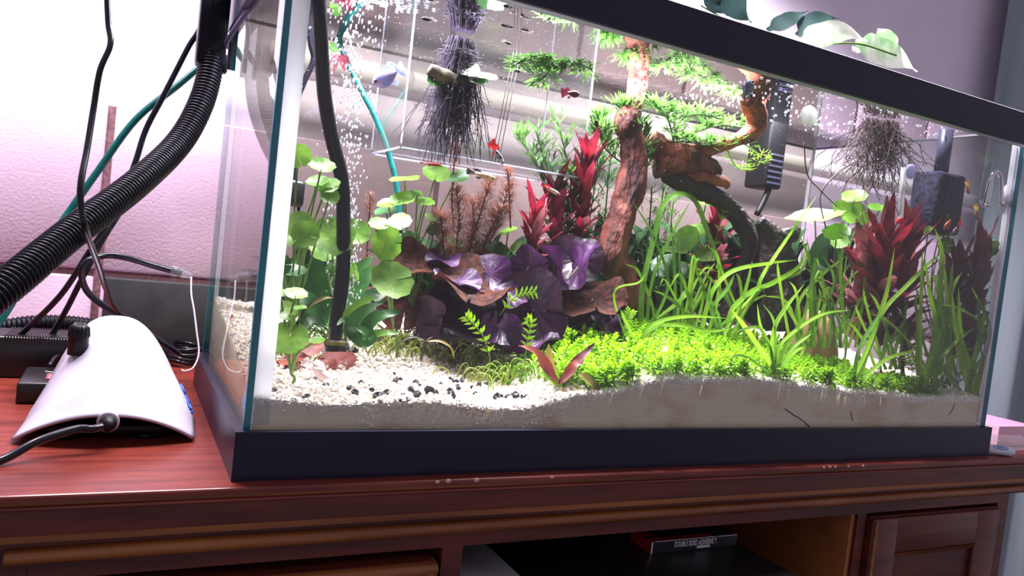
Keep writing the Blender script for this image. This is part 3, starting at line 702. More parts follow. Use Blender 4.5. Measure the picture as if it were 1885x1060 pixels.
fineplant('water_sprite', 'fine-leaved green plant between trunk and the bent orange branch', [[(1240, 260), (1250, 225), (1275, 210), (1330, 218)], [(1240, 260), (1230, 220), (1215, 200), (1210, 190)], [(1240, 260), (1290, 240), (1330, 230), (1370, 235)], [(1240, 260), (1270, 262), (1310, 268), (1380, 262)]], .205, .028, M_fern, 3, 20, 4, .0028, group=GF, rooted=False, el0=.4)
fineplant('water_sprite', 'fine-leaved sprig hanging at the right under the bent orange branch', [[(1330, 250), (1345, 290), (1360, 310), (1385, 312)], [(1330, 250), (1370, 265), (1400, 290), (1395, 305)]], .195, .022, M_val, 4, 16, 2, .0012, group=GF, rooted=False, el0=.2)
fineplant('water_sprite', 'fine-leaved green plant right of the trunk, in the shade of the dark limb', [[(1215, 560), (1210, 470), (1215, 400), (1222, 340)], [(1215, 560), (1190, 480), (1195, 420), (1200, 350)], [(1215, 560), (1240, 470), (1235, 420), (1240, 365)]], .225, .028, M_fern, 5, 26, 3, .0014, group=GF)
fineplant('water_sprite', 'dim fine-leaved thicket behind the crimson crown', [[(1090, 560), (1085, 420), (1100, 300), (1090, 240)], [(1090, 560), (1110, 430), (1120, 330), (1125, 265)], [(1090, 560), (1060, 440), (1040, 360), (1010, 300)]], .27, .034, M_pennyd, 6, 26, 4, .0022, group=GF)
fineplant('water_sprite', 'fine-leaved floating tuft at the surface above the small guppies', [[(990, 100), (1010, 112), (1030, 112)], [(990, 100), (970, 108), (950, 118)], [(1000, 104), (1010, 130), (992, 150)], [(1040, 110), (1060, 115), (1090, 128)]], .13, .026, M_fern, 8, 12, 4, .0030, group=GF, rooted=False, el0=-.2)
GR = 'feathery rust-coloured plants'
fineplant('feathery_plant', 'rust-coloured feathery plant behind the lotus, widest clump', [[(850, 540), (865, 460), (885, 390), (905, 325)], [(850, 540), (840, 470), (845, 400), (840, 345)], [(850, 540), (890, 470), (920, 400), (940, 330)], [(850, 540), (880, 480), (905, 420), (925, 380)], [(850, 540), (860, 470), (870, 420), (870, 360)], [(840, 540), (820, 480), (815, 430), (810, 390)]], .225, .020, M_feath, 11, 60, 9, .00085, k=1, el0=.4, group=GR, sm=M_bstem)
fineplant('feathery_plant', 'thin rust-coloured feathery shoot rising above the big clump', [[(835, 420), (832, 360), (836, 300), (836, 262)]], .225, .010, M_feath, 12, 20, 6, .0009, k=1, el0=.4, group=GR, rooted=False, sm=M_rust)
fineplant('feathery_plant', 'faint rust-coloured feathery shoot right of the bubbles', [[(672, 560), (675, 480), (680, 400), (682, 355)]], .27, .011, M_feath, 13, 40, 6, .0008, k=1, el0=.5, group=GR, sm=M_bstem)
fineplant('feathery_plant', 'rust-coloured feathery tip beside the red and white guppy', [[(940, 420), (938, 370), (936, 330), (934, 310)]], .20, .013, M_feath, 15, 24, 7, .0008, k=1, el0=.5, group=GR, rooted=False, sm=M_rust)

# ---- hair grass tufts
def tuft(label, px, py, n, hpx, m, seed, spread=.03, name='hairgrass_tuft', group='hairgrass tufts', lean=0):
    rg = random.Random(seed); b = gpx(px, py); r0 = empty(name, b, label, 'plant', group); k = mpp(b)
    for i in range(n):
        a = rg.uniform(0, 2*PI); o = b+Vector((rg.gauss(0, spread*.5), rg.gauss(0, spread*.3), 0)); o.y = max(o.y, ii+.002); o.x = max(o.x, ii+.003); o.z = ground(o.x, o.y)-.001
        L = hpx*k*rg.uniform(.6, 1.4); d = Vector((math.cos(a)*rg.uniform(.2, .9)+lean, math.sin(a)*.5, 1)).normalized()
        pts = [o, o+d*L*.5, o+d*L*.85+Vector((math.cos(a), math.sin(a)*.4, -.5))*L*.25, o+d*L*.9+Vector((math.cos(a), math.sin(a)*.3, -1.1))*L*.5]
        pts = [Vector((max(q.x, ii+.001), max(q.y, ii+.001), max(q.z, ground(q.x, q.y)))) for q in pts]
        part('blade', MB().tube(smoothpath(pts, 3), .00065, 4, cap=False), m, r0)
tuft('pale hairgrass tuft right of the air tube foot', 718, 652, 40, 44, M_hair, 21)
tuft('hairgrass tuft in front of the red shrimp', 750, 640, 36, 44, M_hair, 22)
tuft('hairgrass tuft at the left seam beside the rust seedling', 530, 660, 26, 36, M_hair, 23, .022)
tuft('dense hairgrass tuft left of the crypt rosette', 915, 700, 60, 40, M_hair, 24, .036)
tuft('wispy hairgrass tuft under the lotus leaves', 855, 668, 40, 52, M_hair, 25, .034)
tuft('bright green hairgrass tuft at the left end of the carpet', 935, 700, 46, 40, M_val, 26, .03)
tuft('hairgrass tuft at the right end in front of the red sprouts', 1735, 712, 30, 44, M_vald, 28, .03)
tuft('green tuft hugging the air tube just above its foot', 608, 640, 26, 70, M_vald, 29, .006)

# ---- grass plants with traced blades
def grass(label, root, blades, Y, wpx=9, group='long-leaved grass plants'):
    """blades: (list of photo points [px,py(,dY)], width px, material)"""
    b = at(root[0], root[1], Y); b.z = ground(b.x, b.y); r0 = empty('eelgrass', b, label, 'plant', group)
    for i, bl_ in enumerate(blades):
        pts, wd, m = bl_
        P = []
        for p in pts:
            q = at(p[0], p[1], Y+(p[2] if len(p) > 2 else 0)); q.x = min(q.x, TW-ii-.002); q.y = max(q.y, ii+.002); P.append(q)
        path = smoothpath(P, 6)
        mb = MB().lance(path, .78*wd*mpp(path[0]), (CAM-path[0]).normalized()+Vector((.25*math.sin(i*2.3), 0, .35)), fold=.18,
                        prof=lambda t: (1 if t < .6 else max(.05, 1-((t-.6)/.4)**2)))
        part('blade', mb, m, r0)
V, D = M_val, M_vald
grass('eelgrass clump in the carpet middle with a blade bent white in the light', (1425, 690), [
    ([(1422, 680), (1424, 612), (1443, 571), (1481, 522)], 10, V), ([(1428, 686), (1440, 650), (1462, 615), (1484, 573)], 11, V), ([(1420, 672), (1398, 640), (1370, 600), (1347, 571)], 11, V),
    ([(1424, 690), (1420, 650), (1400, 606, -.004), (1385, 604, -.006), (1347, 612, -.006)], 8, V), ([(1424, 680), (1440, 630), (1507, 581), (1565, 570)], 8, V), ([(1430, 684), (1460, 640), (1494, 614)], 8, V),
    ([(1422, 680), (1418, 640), (1400, 600), (1394, 560)], 7, V), ([(1430, 690), (1460, 650), (1480, 640), (1470, 660)], 7, V), ([(1425, 690), (1428, 640), (1424, 590), (1405, 560)], 6, D), ([(1420, 690), (1380, 660), (1355, 655), (1340, 665)], 7, D)], .018)
grass('eelgrass with two blades arching low over the carpet toward the trunk', (1177, 650), [
    ([(1174, 650), (1180, 625), (1210, 601), (1258, 599), (1309, 609), (1350, 604)], 11, V), ([(1177, 650), (1187, 612), (1215, 591), (1271, 582), (1347, 586)], 10, V), ([(1178, 640), (1195, 615), (1210, 600), (1225, 590)], 10, V), ([(1165, 640), (1160, 610), (1150, 590), (1142, 570)], 8, V)], .085)
grass('tall eelgrass arching over the gap right of the driftwood trunk', (1195, 600), [
    ([(1180, 600), (1183, 527), (1207, 425), (1218, 382), (1245, 357), (1279, 370), (1302, 425), (1335, 515), (1345, 560)], 13, D), ([(1190, 600), (1200, 520), (1232, 440), (1270, 372)], 8, D), ([(1195, 600), (1215, 584), (1260, 545), (1290, 505)], 10, V),
    ([(1200, 600), (1230, 520), (1200, 430), (1165, 372)], 7, D), ([(1240, 600), (1243, 540), (1240, 470), (1236, 400)], 7, D), ([(1205, 600), (1200, 560), (1175, 500), (1150, 485)], 7, V), ([(1250, 600), (1256, 560), (1251, 490), (1250, 430)], 6, D), ([(1260, 600), (1271, 579), (1290, 545), (1304, 515)], 9, V)], .17)
grass('eelgrass with broad blades sweeping right past the driftwood foot', (1330, 620), [
    ([(1290, 620), (1300, 570), (1317, 527), (1353, 497), (1420, 484), (1470, 478)], 11, V), ([(1340, 620), (1347, 571), (1386, 535), (1420, 522), (1471, 490), (1482, 455)], 12, V), ([(1335, 620), (1345, 590), (1390, 540), (1405, 505), (1455, 430), (1502, 362)], 9, V),
    ([(1330, 620), (1322, 580), (1305, 545), (1310, 510)], 8, D), ([(1345, 620), (1380, 560), (1410, 527), (1476, 497), (1486, 438)], 8, V), ([(1330, 620), (1360, 570), (1376, 520), (1385, 480)], 8, V), ([(1330, 620), (1312, 570), (1340, 530), (1352, 505)], 9, D)], .125)
grass('loose eelgrass in front of the stub of dark driftwood', (1490, 640), [
    ([(1470, 640), (1469, 560), (1512, 507), (1560, 469)], 8, V), ([(1494, 640), (1499, 596), (1496, 520), (1486, 440)], 8, V), ([(1499, 645), (1540, 610), (1591, 586)], 9, V), ([(1480, 640), (1500, 560), (1490, 480), (1470, 430)], 7, D),
    ([(1485, 640), (1520, 560), (1535, 510), (1500, 450)], 7, D), ([(1510, 640), (1530, 580), (1510, 520), (1480, 490)], 6, V), ([(1500, 640), (1550, 600), (1570, 560), (1590, 565)], 9, D), ([(1520, 640), (1560, 600), (1580, 580), (1600, 560)], 9, D), ([(1475, 640), (1460, 580), (1440, 550), (1405, 545)], 7, V)], .10)
grass('eelgrass with upright paired blades before the scarlet plant', (1580, 705), [
    ([(1566, 705), (1594, 647), (1616, 589), (1634, 530), (1647, 456)], 10, V), ([(1580, 700), (1601, 637), (1627, 571), (1672, 523), (1708, 487), (1738, 462)], 10, V), ([(1590, 700), (1600, 688), (1634, 660), (1695, 640)], 10, V), ([(1570, 705), (1581, 645), (1605, 600), (1624, 573)], 9, D), ([(1560, 700), (1555, 660), (1552, 670), (1546, 690)], 6, V)], .022)
grass('eelgrass with tall yellow-green blades right of the scarlet plant', (1705, 700), [
    ([(1700, 690), (1729, 609), (1728, 560), (1734, 469), (1721, 420)], 11, V), ([(1705, 695), (1722, 600), (1712, 545), (1702, 470)], 10, V), ([(1695, 690), (1694, 600), (1697, 520), (1698, 460)], 8, V), ([(1710, 695), (1730, 640), (1730, 580), (1738, 520)], 9, D), ([(1690, 690), (1688, 640), (1690, 600), (1688, 575)], 8, V), ([(1708, 690), (1740, 650), (1770, 620), (1800, 600)], 8, D)], .016)
grass('eelgrass crowding the right front corner with criss-crossing blades', (1795, 725), [
    ([(1800, 731), (1787, 673), (1762, 604), (1754, 540)], 11, V), ([(1790, 725), (1823, 640), (1805, 594), (1762, 566), (1729, 561)], 8, V), ([(1780, 720), (1785, 690), (1812, 622), (1820, 600)], 8, V), ([(1785, 722), (1790, 690), (1815, 650), (1823, 630)], 9, D), ([(1795, 725), (1775, 660), (1768, 590), (1766, 530)], 9, V),
    ([(1798, 728), (1812, 660), (1822, 600), (1790, 528)], 9, V), ([(1785, 722), (1775, 690), (1768, 660), (1760, 640)], 8, V), ([(1780, 722), (1800, 640), (1803, 580), (1800, 540)], 8, D), ([(1770, 720), (1740, 680), (1770, 650), (1800, 640)], 8, V), ([(1800, 728), (1795, 660), (1810, 600), (1815, 550)], 8, V)], .013)
grass('single long grass blade standing against the driftwood foot', (1160, 620), [([(1165, 640), (1156, 600), (1146, 575), (1143, 568)], 8, V), ([(1158, 640), (1130, 540), (1175, 520), (1190, 500)], 5, V)], .12)

rgv = random.Random(91)
for lab, x0, x1, y0, y1, n, Y in (('thicket of thin eelgrass in front of the clay hide', 1455, 1590, 640, 430, 22, .085), ('thin eelgrass strands left of the driftwood stump', 1240, 1380, 610, 430, 16, .15), ('thin eelgrass strands before the right maroon stems', 1700, 1810, 690, 470, 16, .03), ('thin eelgrass strands beneath the scarlet forked plant', 1590, 1700, 680, 500, 12, .05)):
    BL = []
    for i in range(n):
        bx = rgv.uniform(x0, x1); tx = bx+rgv.gauss(0, 45); ty = rgv.uniform(y1, (y0+y1)/2+30); mx = (bx+tx)/2+rgv.gauss(0, 14)
        pts = [(bx, y0), (bx+(mx-bx)*.6, y0-(y0-ty)*.45), (mx+(tx-mx)*.4, y0-(y0-ty)*.85), (tx, ty+rgv.choice((0, 0, 25, 45)))]
        BL.append((pts, rgv.uniform(5, 8.5), rgv.choice((V, V, V, D))))
    grass(lab, ((x0+x1)/2, y0), BL, Y)

# ---- carpet plant
def sprig_mesh(seed):
    rg = random.Random(seed); mb = MB(); H = .012
    mb.tube([(0, 0, -.003), (rg.uniform(-.001, .001), rg.uniform(-.001, .001), H)], .0004, 4, cap=False)
    for i in range(5):
        z = H*(.25+.19*i); L = .0105*(1-.10*i); el = math.radians(8+17*i)
        for j in range(3):
            a = j*2*PI/3+i*1.05+rg.uniform(-.3, .3); d = Vector((math.cos(a)*math.cos(el), math.sin(a)*math.cos(el), math.sin(el)))
            p = Vector((0, 0, z)); q = p+d*L+Vector((0, 0, -L*.25))
            mb.lance([p, p+d*L*.5, q], .0034, Vector((0, 0, 1)) if el < 1.1 else Vector((math.cos(a), math.sin(a), .2))*-1, fold=.3, prof=lambda t: (.35, 1, .08)[int(round(t*2))])
    return mb
SPM = [mesh(sprig_mesh(i), 'sprig', M_carpet) for i in range(5)]
cb = Vector((.52, .06, ground(.52, .06)))
carpet = empty('carpet_plant', cb, 'dense lime-green carpet of small leafy sprigs covering the right gravel', 'plant')
rg = random.Random(5); SP = []
def in_carpet(x, y):
    if x < .285 or x > .83: return False
    front = .012 if x > .34 else .012+(.34-x)*.35
    back = .29-max(0, x-.5)*.42 - max(0, .36-x)*.9
    if x > .74 and y > .05: return False
    return front+.004*math.sin(x*60) < y < back
tries = 0
while len(SP) < 1150 and tries < 20000:
    tries += 1
    x, y = rg.uniform(.28, .84), ii+.002+.29*rg.random()**1.25
    if in_carpet(x, y): SP.append((x, y))
SP.sort(key=lambda p: (Vector((p[0], p[1], .1))-CAM).length)
mbs = MB(); protos = [sprig_mesh(i) for i in range(5)]
for i, (x, y) in enumerate(SP):
    q = Quaternion((0, 0, 1), rg.uniform(0, 6.28)) @ Quaternion((1, 0, 0), rg.uniform(-.35, .35)); s_ = rg.uniform(.8, 1.45); z = ground(x, y)+.001+.007*max(0, mnoise.noise(Vector((x*18, y*18, 5))))
    if y < ii+.008: y = ii+.008
    if i < 300: partm('sprig', SPM[i % 5], carpet, Vector((x, y, z))-cb, q, s_)
    else:
        pm = protos[i % 5]; n0 = len(mbs.v)
        mbs.v += [tuple(Vector((x, y, z))+q @ (Vector(v)*s_)) for v in pm.v]
        for f in pm.f: mbs.face(k+n0 for k in f)
part('sprigs_behind', mbs, M_carpet, carpet, kind='stuff')
# single stray sprigs
for i, (pts, Y) in enumerate((([(905, 668), (890, 620), (870, 595), (858, 582)], .055), ([(968, 650), (972, 620), (976, 595), (972, 590)], .07), ([(920, 580), (945, 548), (965, 540), (985, 538)], .10), ([(1310, 480), (1325, 410), (1335, 385), (1342, 372)], .19), ([(1680, 690), (1676, 670), (1670, 655)], .02), ([(1150, 600), (1155, 585), (1160, 575)], .10))):
    P = pxpath(pts, Y, 5); b = P[0].copy()
    if i in (0, 1, 4, 5): b.z = ground(b.x, b.y); P[0] = b
    lab = ['leafy runner rising in front of the lotus, lowest left one', 'short leafy sprig before the darkest lotus leaf', 'thin leafy runner crossing the lotus leaves, upper one', 'leafy sprig poking up before the dark driftwood limb', 'leafy sprig among the right grass', 'leafy sprig at the foot of the trunk'][i]
    r0 = empty('leafy_runner', b, lab, 'plant'); part('stem', MB().tube(P, .0005, 4), M_stem, r0)
    for k in range(2, len(P), 2):
        tg = (P[min(k+1, len(P)-1)]-P[k-1]).normalized()
        for sgn in (1, -1, .3):
            sd = tg.cross((CAM-P[k]).normalized()).normalized()*sgn; e = P[k]+(tg*.6+sd*.8)*.0085
            part('leaf', MB().lance([P[k], P[k].lerp(e, .5)+Vector((0, -.001, .0005)), e], .0028, (CAM-P[k]).normalized()+Vector((0, 0, .4)), prof=lambda t: (.35, 1, .08)[int(round(t*2))]), M_carpet, r0)
# ================================================================== DRIFTWOOD
M_drift = mat('driftwood', (150, 82, 70), (58, 28, 28), rough=.75, scale=38, stretch=(1, 1, .45), bump=1, bscale=120, detail=9, lo=.40, hi=.62, bdist=.006)
M_driftd = mat('driftwood_dark', (58, 40, 42), (30, 22, 28), rough=.6, scale=40, bump=1, bscale=120, detail=8, bdist=.006)
M_drifto = mat('driftwood_orange', (176, 92, 64), (92, 44, 38), rough=.7, scale=40, bump=1, bscale=120, detail=8, bdist=.005)
def woodtube(pts, rpx, seed=0, seg=20, amp=.30, n=12):
    """pts: (px,py,Y); rpx: radius in photo pixels per point"""
    P = smoothpath([at(*p) for p in pts], n); mb = MB(); R = []
    for i, p in enumerate(P):
        t = i/n; k = min(int(t), len(rpx)-2); f = t-k; R.append((rpx[k]*(1-f)+rpx[k+1]*f)*mpp(p))
    P = [Vector((p.x, p.y, min(p.z, WZ-.001))) for p in P]
    mb.tube(P, R, seg)
    for i in range(len(P)):
        for k in range(seg):
            v = Vector(mb.v[i*seg+k]); d = v-P[i]
            s_ = 1+amp*(mnoise.noise(Vector((v.x*55, v.y*55, v.z*22+seed)))+.6*mnoise.noise(Vector((v.x*130+seed, v.y*130, v.z*50)))+.25*math.sin(k*2.4+seed+i*.05))
            mb.v[i*seg+k] = tuple(P[i]+d*s_)
    return mb
b = at(1160, 590, .20); b.z = ground(b.x, b.y)
dw = empty('driftwood', b, 'branching reddish driftwood with a pale upright trunk in the centre', 'driftwood')
part('trunk', woodtube([(1172, 600, .205), (1168, 560, .205), (1150, 525, .205), (1128, 470, .205), (1136, 420, .205), (1152, 365, .205), (1165, 305, .205), (1163, 255, .205), (1152, 225, .205), (1168, 190, .205), (1176, 140, .215), (1180, 100, .22)],
     [26, 26, 28, 28, 26, 27, 24, 23, 22, 16, 18, 20], 1), M_drift, dw)
part('branch', woodtube([(1200, 262, .21), (1245, 285, .205), (1290, 276, .20), (1345, 262, .19), (1385, 240, .185), (1392, 212, .18), (1382, 186, .175), (1380, 150, .165)], [20, 22, 15, 13, 17, 18, 17, 15], 5), M_drifto, dw, 'bent salmon branch reaching the surface')
part('branch', woodtube([(1205, 300, .215), (1240, 300, .205), (1285, 300, .20), (1322, 318, .195)], [26, 22, 20, 12], 9), M_drift, dw)
part('branch', woodtube([(1250, 326, .205), (1290, 324, .195), (1330, 334, .19), (1340, 344, .19)], [10, 11, 10, 5], 12), M_drifto, dw)
part('limb', woodtube([(1225, 318, .21), (1250, 335, .205), (1300, 355, .20), (1345, 385, .195), (1376, 435, .19), (1372, 480, .19), (1350, 530, .19), (1335, 580, .19)], [14, 17, 16, 17, 16, 13, 11, 12], 15), M_driftd, dw, 'dark charred-looking lower limb')
b = at(1440, 560, .15); b.z = ground(b.x, b.y)
st = empty('driftwood_stump', b, 'dark knobbly driftwood stump right of the arching limb', 'driftwood')
part('stump', woodtube([(1440, 600, .15), (1435, 540, .15), (1430, 480, .15), (1420, 435, .15), (1400, 405, .15)], [40, 34, 30, 22, 8], 21, amp=.4), M_driftd, st)
part('knot', woodtube([(1425, 445, .148), (1455, 432, .145), (1468, 420, .145)], [16, 14, 6], 23, amp=.4), M_driftd, st)
# tan clay hide behind the grass
c = at(1500, 560, .125); c.z = ground(c.x, c.y)
M_clay = mat('clay', (206, 160, 124), (178, 128, 100), rough=.85, scale=40, bump=.4)
hd = empty('clay_hide', c, 'round tan clay hide half hidden behind the eelgrass', 'ornament')
prof = [(.036*math.cos(a)+.001, .075*math.sin(a)) for a in [PI/2*k/10 for k in range(11)]]
part('dome', MB().lathe(c-Vector((0, 0, .004)), [(.036, -.006)]+prof, 28), M_clay, hd)
part('rim', MB().lathe(c-Vector((0, 0, .002)), [(.036, 0), (.039, .002), (.039, .008), (.036, .010)], 28), M_clay, hd)

# ================================================================== TANK EQUIPMENT
M_tube = mat('black_tube', (12, 11, 22), (17, 15, 28), rough=.25, scale=60, spec=.4)
M_rub = mat('black_rubber', (9, 9, 13), rough=.45, spec=.3)
M_teal = mat('teal_tube', (8, 116, 110), (5, 92, 90), rough=.3, scale=80, transl=.35)
f = gpx(615, 652); AY = f.y
ar = empty('air_tube', f, 'glossy black air tube standing in the bubble column at the left', 'tube')
part('tube', MB().tube(pxpath([(615, 636), (620, 590), (631, 500), (632, 400), (629, 330), (610, 250), (598, 180), (592, 100), (588, 20), (584, -60)], AY, 8), 13*mpp(f), 16), M_tube, ar)
part('weight', MB().lathe(at(616, 655, AY), [(.0085, 0), (.0092, .003), (.0092, .013), (.0085, .016)], 20), M_rub, ar, 'black weighted foot')
part('ring', MB().lathe(at(618, 635, AY), [(.0085, 0), (.0095, .001), (.0095, .004), (.0085, .005)], 20), M_olive, ar, 'olive ring above the foot')
# bubbles
M_bub = mat('bubble_white', (245, 245, 255), rough=.1, transl=.3)
rg = random.Random(11); mb = MB(); ks = mpp(f)
for i in range(900):
    t = rg.random(); py = 640-t*640
    px = 628+14*t+rg.gauss(0, 7+20*t) if py > 60 else 640+rg.gauss(0, 34)
    if 612 < px < 642 and rg.random() < .4: px += 22
    p = at(px, py, AY+.016+rg.gauss(0, .006)); r = rg.uniform(.0006, .0014)
    if p.z < WZ-.002: mb.ell(p, (r*.8, r*.8, r*rg.uniform(1.1, 2.2)), 6, 4, Quaternion((0, 1, 0), rg.uniform(-.2, .4)))
solo('air_bubbles', mb, M_bub, 'rising column of tiny white bubbles beside the black air tube', 'bubbles', kind='stuff')
mb = MB()
for i in range(520):  # flat white flecks at the right draw the surface glitter as froth
    x, y = rg.uniform(.52, .895), ii+.004+rg.random()**1.3*.25
    r = rg.uniform(.0004, .0015); mb.ell((x, y, WZ-.0009), (r*1.7, r, .0004), 7, 4)
for i in range(160):
    r = rg.uniform(.0008, .002); mb.ell((rg.gauss(f.x+.01, .02), min(max(rg.gauss(f.y, .02), ii+.004), .3), WZ-.0012), (r*1.4, r, .0006), 7, 4)
solo('foam_and_glitter', mb, M_bub, 'scattered white froth bubbles and added glitter flecks floating under the water surface', 'bubbles', kind='stuff')
mb = MB()
for i in range(900):      # fine suspended specks
    x, y = rg.uniform(.05, .85), rg.uniform(.03, .30); z = WZ-.002-abs(rg.gauss(0, .05)); r = rg.uniform(.00015, .0004); mb.ell((x, y, max(z, .2)), (r, r, r), 4, 3)
solo('suspended_specks', mb, M_bub, 'fine pale specks drifting in the upper water', 'specks', kind='stuff')
# teal airline inside
p0 = at(628, 82, .325)
tt = empty('teal_airline', at(736, 450, .27), 'teal airline tube slanting down inside the tank to a small diffuser', 'tube')
part('tube', MB().tube(pxpath([(622, 60, .333), (632, 100, .325), (665, 165, .31), (695, 225, .30), (718, 290, .29), (731, 350, .28), (736, 430, .27)], n=8), .0034, 12), M_teal, tt)
part('diffuser', MB().lathe(at(738, 446, .27), [(.002, 0), (.005, .002), (.005, .007), (.003, .010), (.002, .014)], 14), mat('clear_plastic_solid', (214, 222, 232), rough=.1, transl=.4), tt)
# rear cable and heater clip at the left seam
rc = empty('heater_cable', at(538, 380, .26), 'dark cable looping to a black clip inside the left seam', 'cable')
part('cable', MB().tube(pxpath([(566, 20), (572, 80), (577, 110), (560, 150), (545, 190), (541, 240), (540, 340)], .27), .0032, 10), M_tube, rc)
c = at(536, 355, .26)
part('clip', MB().bbox((c.x-.013, c.y-.008, c.z-.014), (c.x+.013, c.y+.006, c.z+.014), .004), M_rub, rc)
for s_ in (-1, 1): part('prong', MB().tube([(c.x+s_*.010, c.y, c.z-.012), (c.x+s_*.013, c.y, c.z-.036)], .003, 8), M_rub, rc)
# breeder box
M_acr = glassmat('acrylic', (.94, .94, .95, 1), 1.42, haze=.010)
M_acre = mat('acrylic_edge', (206, 208, 222), rough=.2, transl=.5)
A = at(745, 200, .215); B = at(1085, 200, .215); zb = at(860, 292, .215).z
bb = empty('breeder_box', ((A.x+B.x)/2, .26, zb), 'clear plastic breeder box hanging in the water left of the driftwood', 'box')
y0_, y1_, zt_ = .215, .325, WZ+.012; th = .0022
for nm, a, b_ in (('wall', (A.x, y0_, zb), (B.x, y0_+th, zt_)), ('wall', (A.x, y1_-th, zb), (B.x, y1_, zt_)), ('wall', (A.x, y0_+th, zb), (A.x+th, y1_-th, zt_)), ('wall', (B.x-th, y0_+th, zb), (B.x, y1_-th, zt_)), ('floor_panel', (A.x+th, y0_+th, zb), (B.x-th, y1_-th, zb+th))):
    part(nm, MB().box(a, b_), M_acr, bb, smooth=False)
for (x, y) in ((A.x, y0_), (B.x, y0_), (A.x, y1_), (B.x, y1_)): part('corner_edge', MB().tube([(x, y, zb), (x, y, zt_)], .0011, 6), M_acre, bb)
for a, b_ in (((A.x, y0_, zb), (B.x, y0_, zb)), ((A.x, y1_, zb), (B.x, y1_, zb)), ((A.x, y0_, zb), (A.x, y1_, zb)), ((B.x, y0_, zb), (B.x, y1_, zb))): part('bottom_edge', MB().tube([a, b_], .0012, 6), M_acre, bb)
for px in (918, 924, 931): q0 = at(px, 180, .214); part('slot_rib', MB().tube([(q0.x, .2142, zb+.002), (q0.x+.012, .2142, WZ)], .0004, 5), M_rub, bb)
# floating plants with roots
M_root = mat('dark_root', (50, 38, 64), (34, 26, 46), rough=.8, scale=80)
M_rootb = mat('brown_root', (96, 76, 74), (66, 52, 52), rough=.8, scale=80)
def roots(label, px, wpx, y1, Y, n, m, seed, extra=None, r=.00028, curl=.3, top=None, name='floating_plant'):
    rg = random.Random(seed); c = at(px, 200, Y); c.z = WZ-.004; k = mpp(c); zb_ = at(px, y1, Y).z
    r0 = empty(name, (c.x, c.y, zb_), label, 'plant'); mb = MB()
    for i in range(n):
        a = rg.uniform(0, 2*PI); rr = wpx*.5*k*math.sqrt(rg.random())*.55
        p = c+Vector((math.cos(a)*rr, math.sin(a)*rr*.6, 0)); L = (c.z-zb_)*rg.uniform(.45, 1.05); path = [p]; d = Vector((rg.gauss(0, curl), rg.gauss(0, curl*.6), -1)).normalized()
        for s_ in range(6):
            d = (d+Vector((rg.gauss(0, curl), rg.gauss(0, curl*.6), -.25+rg.gauss(0, curl*.5)))).normalized(); p = p+d*L/6; p.y = min(p.y, TD-ii-.003); p.x = min(p.x, TW-ii-.003); p.z = min(p.z, WZ-.002); path.append(p.copy())
        mb.tube(path, r, 3, cap=False)
        for s_ in range(7):       # side hairs
            q = path[rg.randint(1, 5)]; e = q+Vector((rg.gauss(0, .006), rg.gauss(0, .003), rg.gauss(-.001, .003)))*1.3; e.y = min(e.y, TD-ii-.002); e.z = min(e.z, WZ-.002)
            mb.tube([q, e], r*.6, 3, cap=False)
    part('roots', mb, m, r0, kind='stuff')
    return r0, c, k
r0, c, k = roots('floating plant with a dark bushy root mass hanging inside the breeder box area', 835, 90, 300, .200, 330, M_root, 31, r=.00045, curl=.16)
part('rhizome', woodtube([(790, 128, .19), (815, 140, .19), (850, 150, .195), (875, 148, .195)], [10, 13, 11, 6], 3, amp=.5), mat('rhizome', (112, 104, 60), (60, 50, 40), rough=.8, scale=60), r0)
for x, y, wd, hg in ((862, 128, 40, 26), (895, 142, 40, 12), (880, 150, 34, 12), (800, 148, 26, 20)):
    mb, cc = pad(x, y, wd, hg, .19, -10, 0); part('leaf', mb, M_pennyd, r0)
r0, c, k = roots('tangle of brown roots hanging from the surface at the right', 1625, 150, 392, .105, 170, M_rootb, 32, r=.0005, curl=.5)
for pts in ([(1480, 262), (1486, 320), (1510, 350), (1540, 380)], [(1560, 330), (1600, 300), (1640, 290), (1680, 262)], [(1520, 420), (1510, 360), (1540, 320), (1570, 300)]):
    part('runner', MB().tube(pxpath(pts, .10), .0009, 5), M_rootb, r0)
# floating red cutting at the surface beside the bubbles
b = at(618, 110, .30)
fc = empty('floating_cutting', b, 'small floating cutting with maroon and green leaves at the teal tube', 'plant')
for i, (pts, wd, m) in enumerate((([(622, 100), (612, 112), (600, 130)], 9, M_redd), ([(624, 102), (632, 118), (634, 132)], 12, M_redd), ([(618, 96), (606, 92), (598, 100)], 14, M_fern), ([(622, 96), (612, 84), (606, 78)], 14, M_fern), ([(624, 100), (618, 120), (612, 142)], 7, M_redd), ([(626, 100), (640, 112), (636, 124)], 12, M_redd))):
    P = pxpath(pts, .30, 4); part('leaf', MB().lance([Vector((p.x, p.y, min(p.z, WZ-.001))) for p in P], wd*mpp(b), (CAM-b).normalized()+Vector((0, 0, .3))), m, fc)
# filter box behind the bent branch, sponge filter at the right, thermometer, spout, disc
p = at(1418, 300, .25)
fb = empty('filter_intake', (p.x, p.y, at(1415, 350, .25).z), 'black filter intake hanging behind the bent salmon branch', 'filter')
k = mpp(p)
part('body', MB().bbox((p.x-23*k, p.y-.012, at(1415, 348, .25).z), (p.x+20*k, p.y+.03, WZ+.01), .004), M_rub, fb)
part('intake_tube', MB().tube(pxpath([(1420, 335), (1408, 365), (1393, 395)], .245, 5), .0045, 10), M_rub, fb)
for i in range(6): zz = at(1415, 340, .25).z+.008*i; part('slot', MB().box((p.x-18*k, p.y-.0128, zz), (p.x+15*k, p.y-.0118, zz+.003)), mat('slot_grey', (60, 58, 80), rough=.4), fb, smooth=False)
p = at(1738, 370, .062); k = mpp(p); zb_ = at(1738, 432, .062).z
sf = empty('sponge_filter', (p.x, p.y, zb_), 'speckled blue-black sponge filter block near the right glass', 'filter')
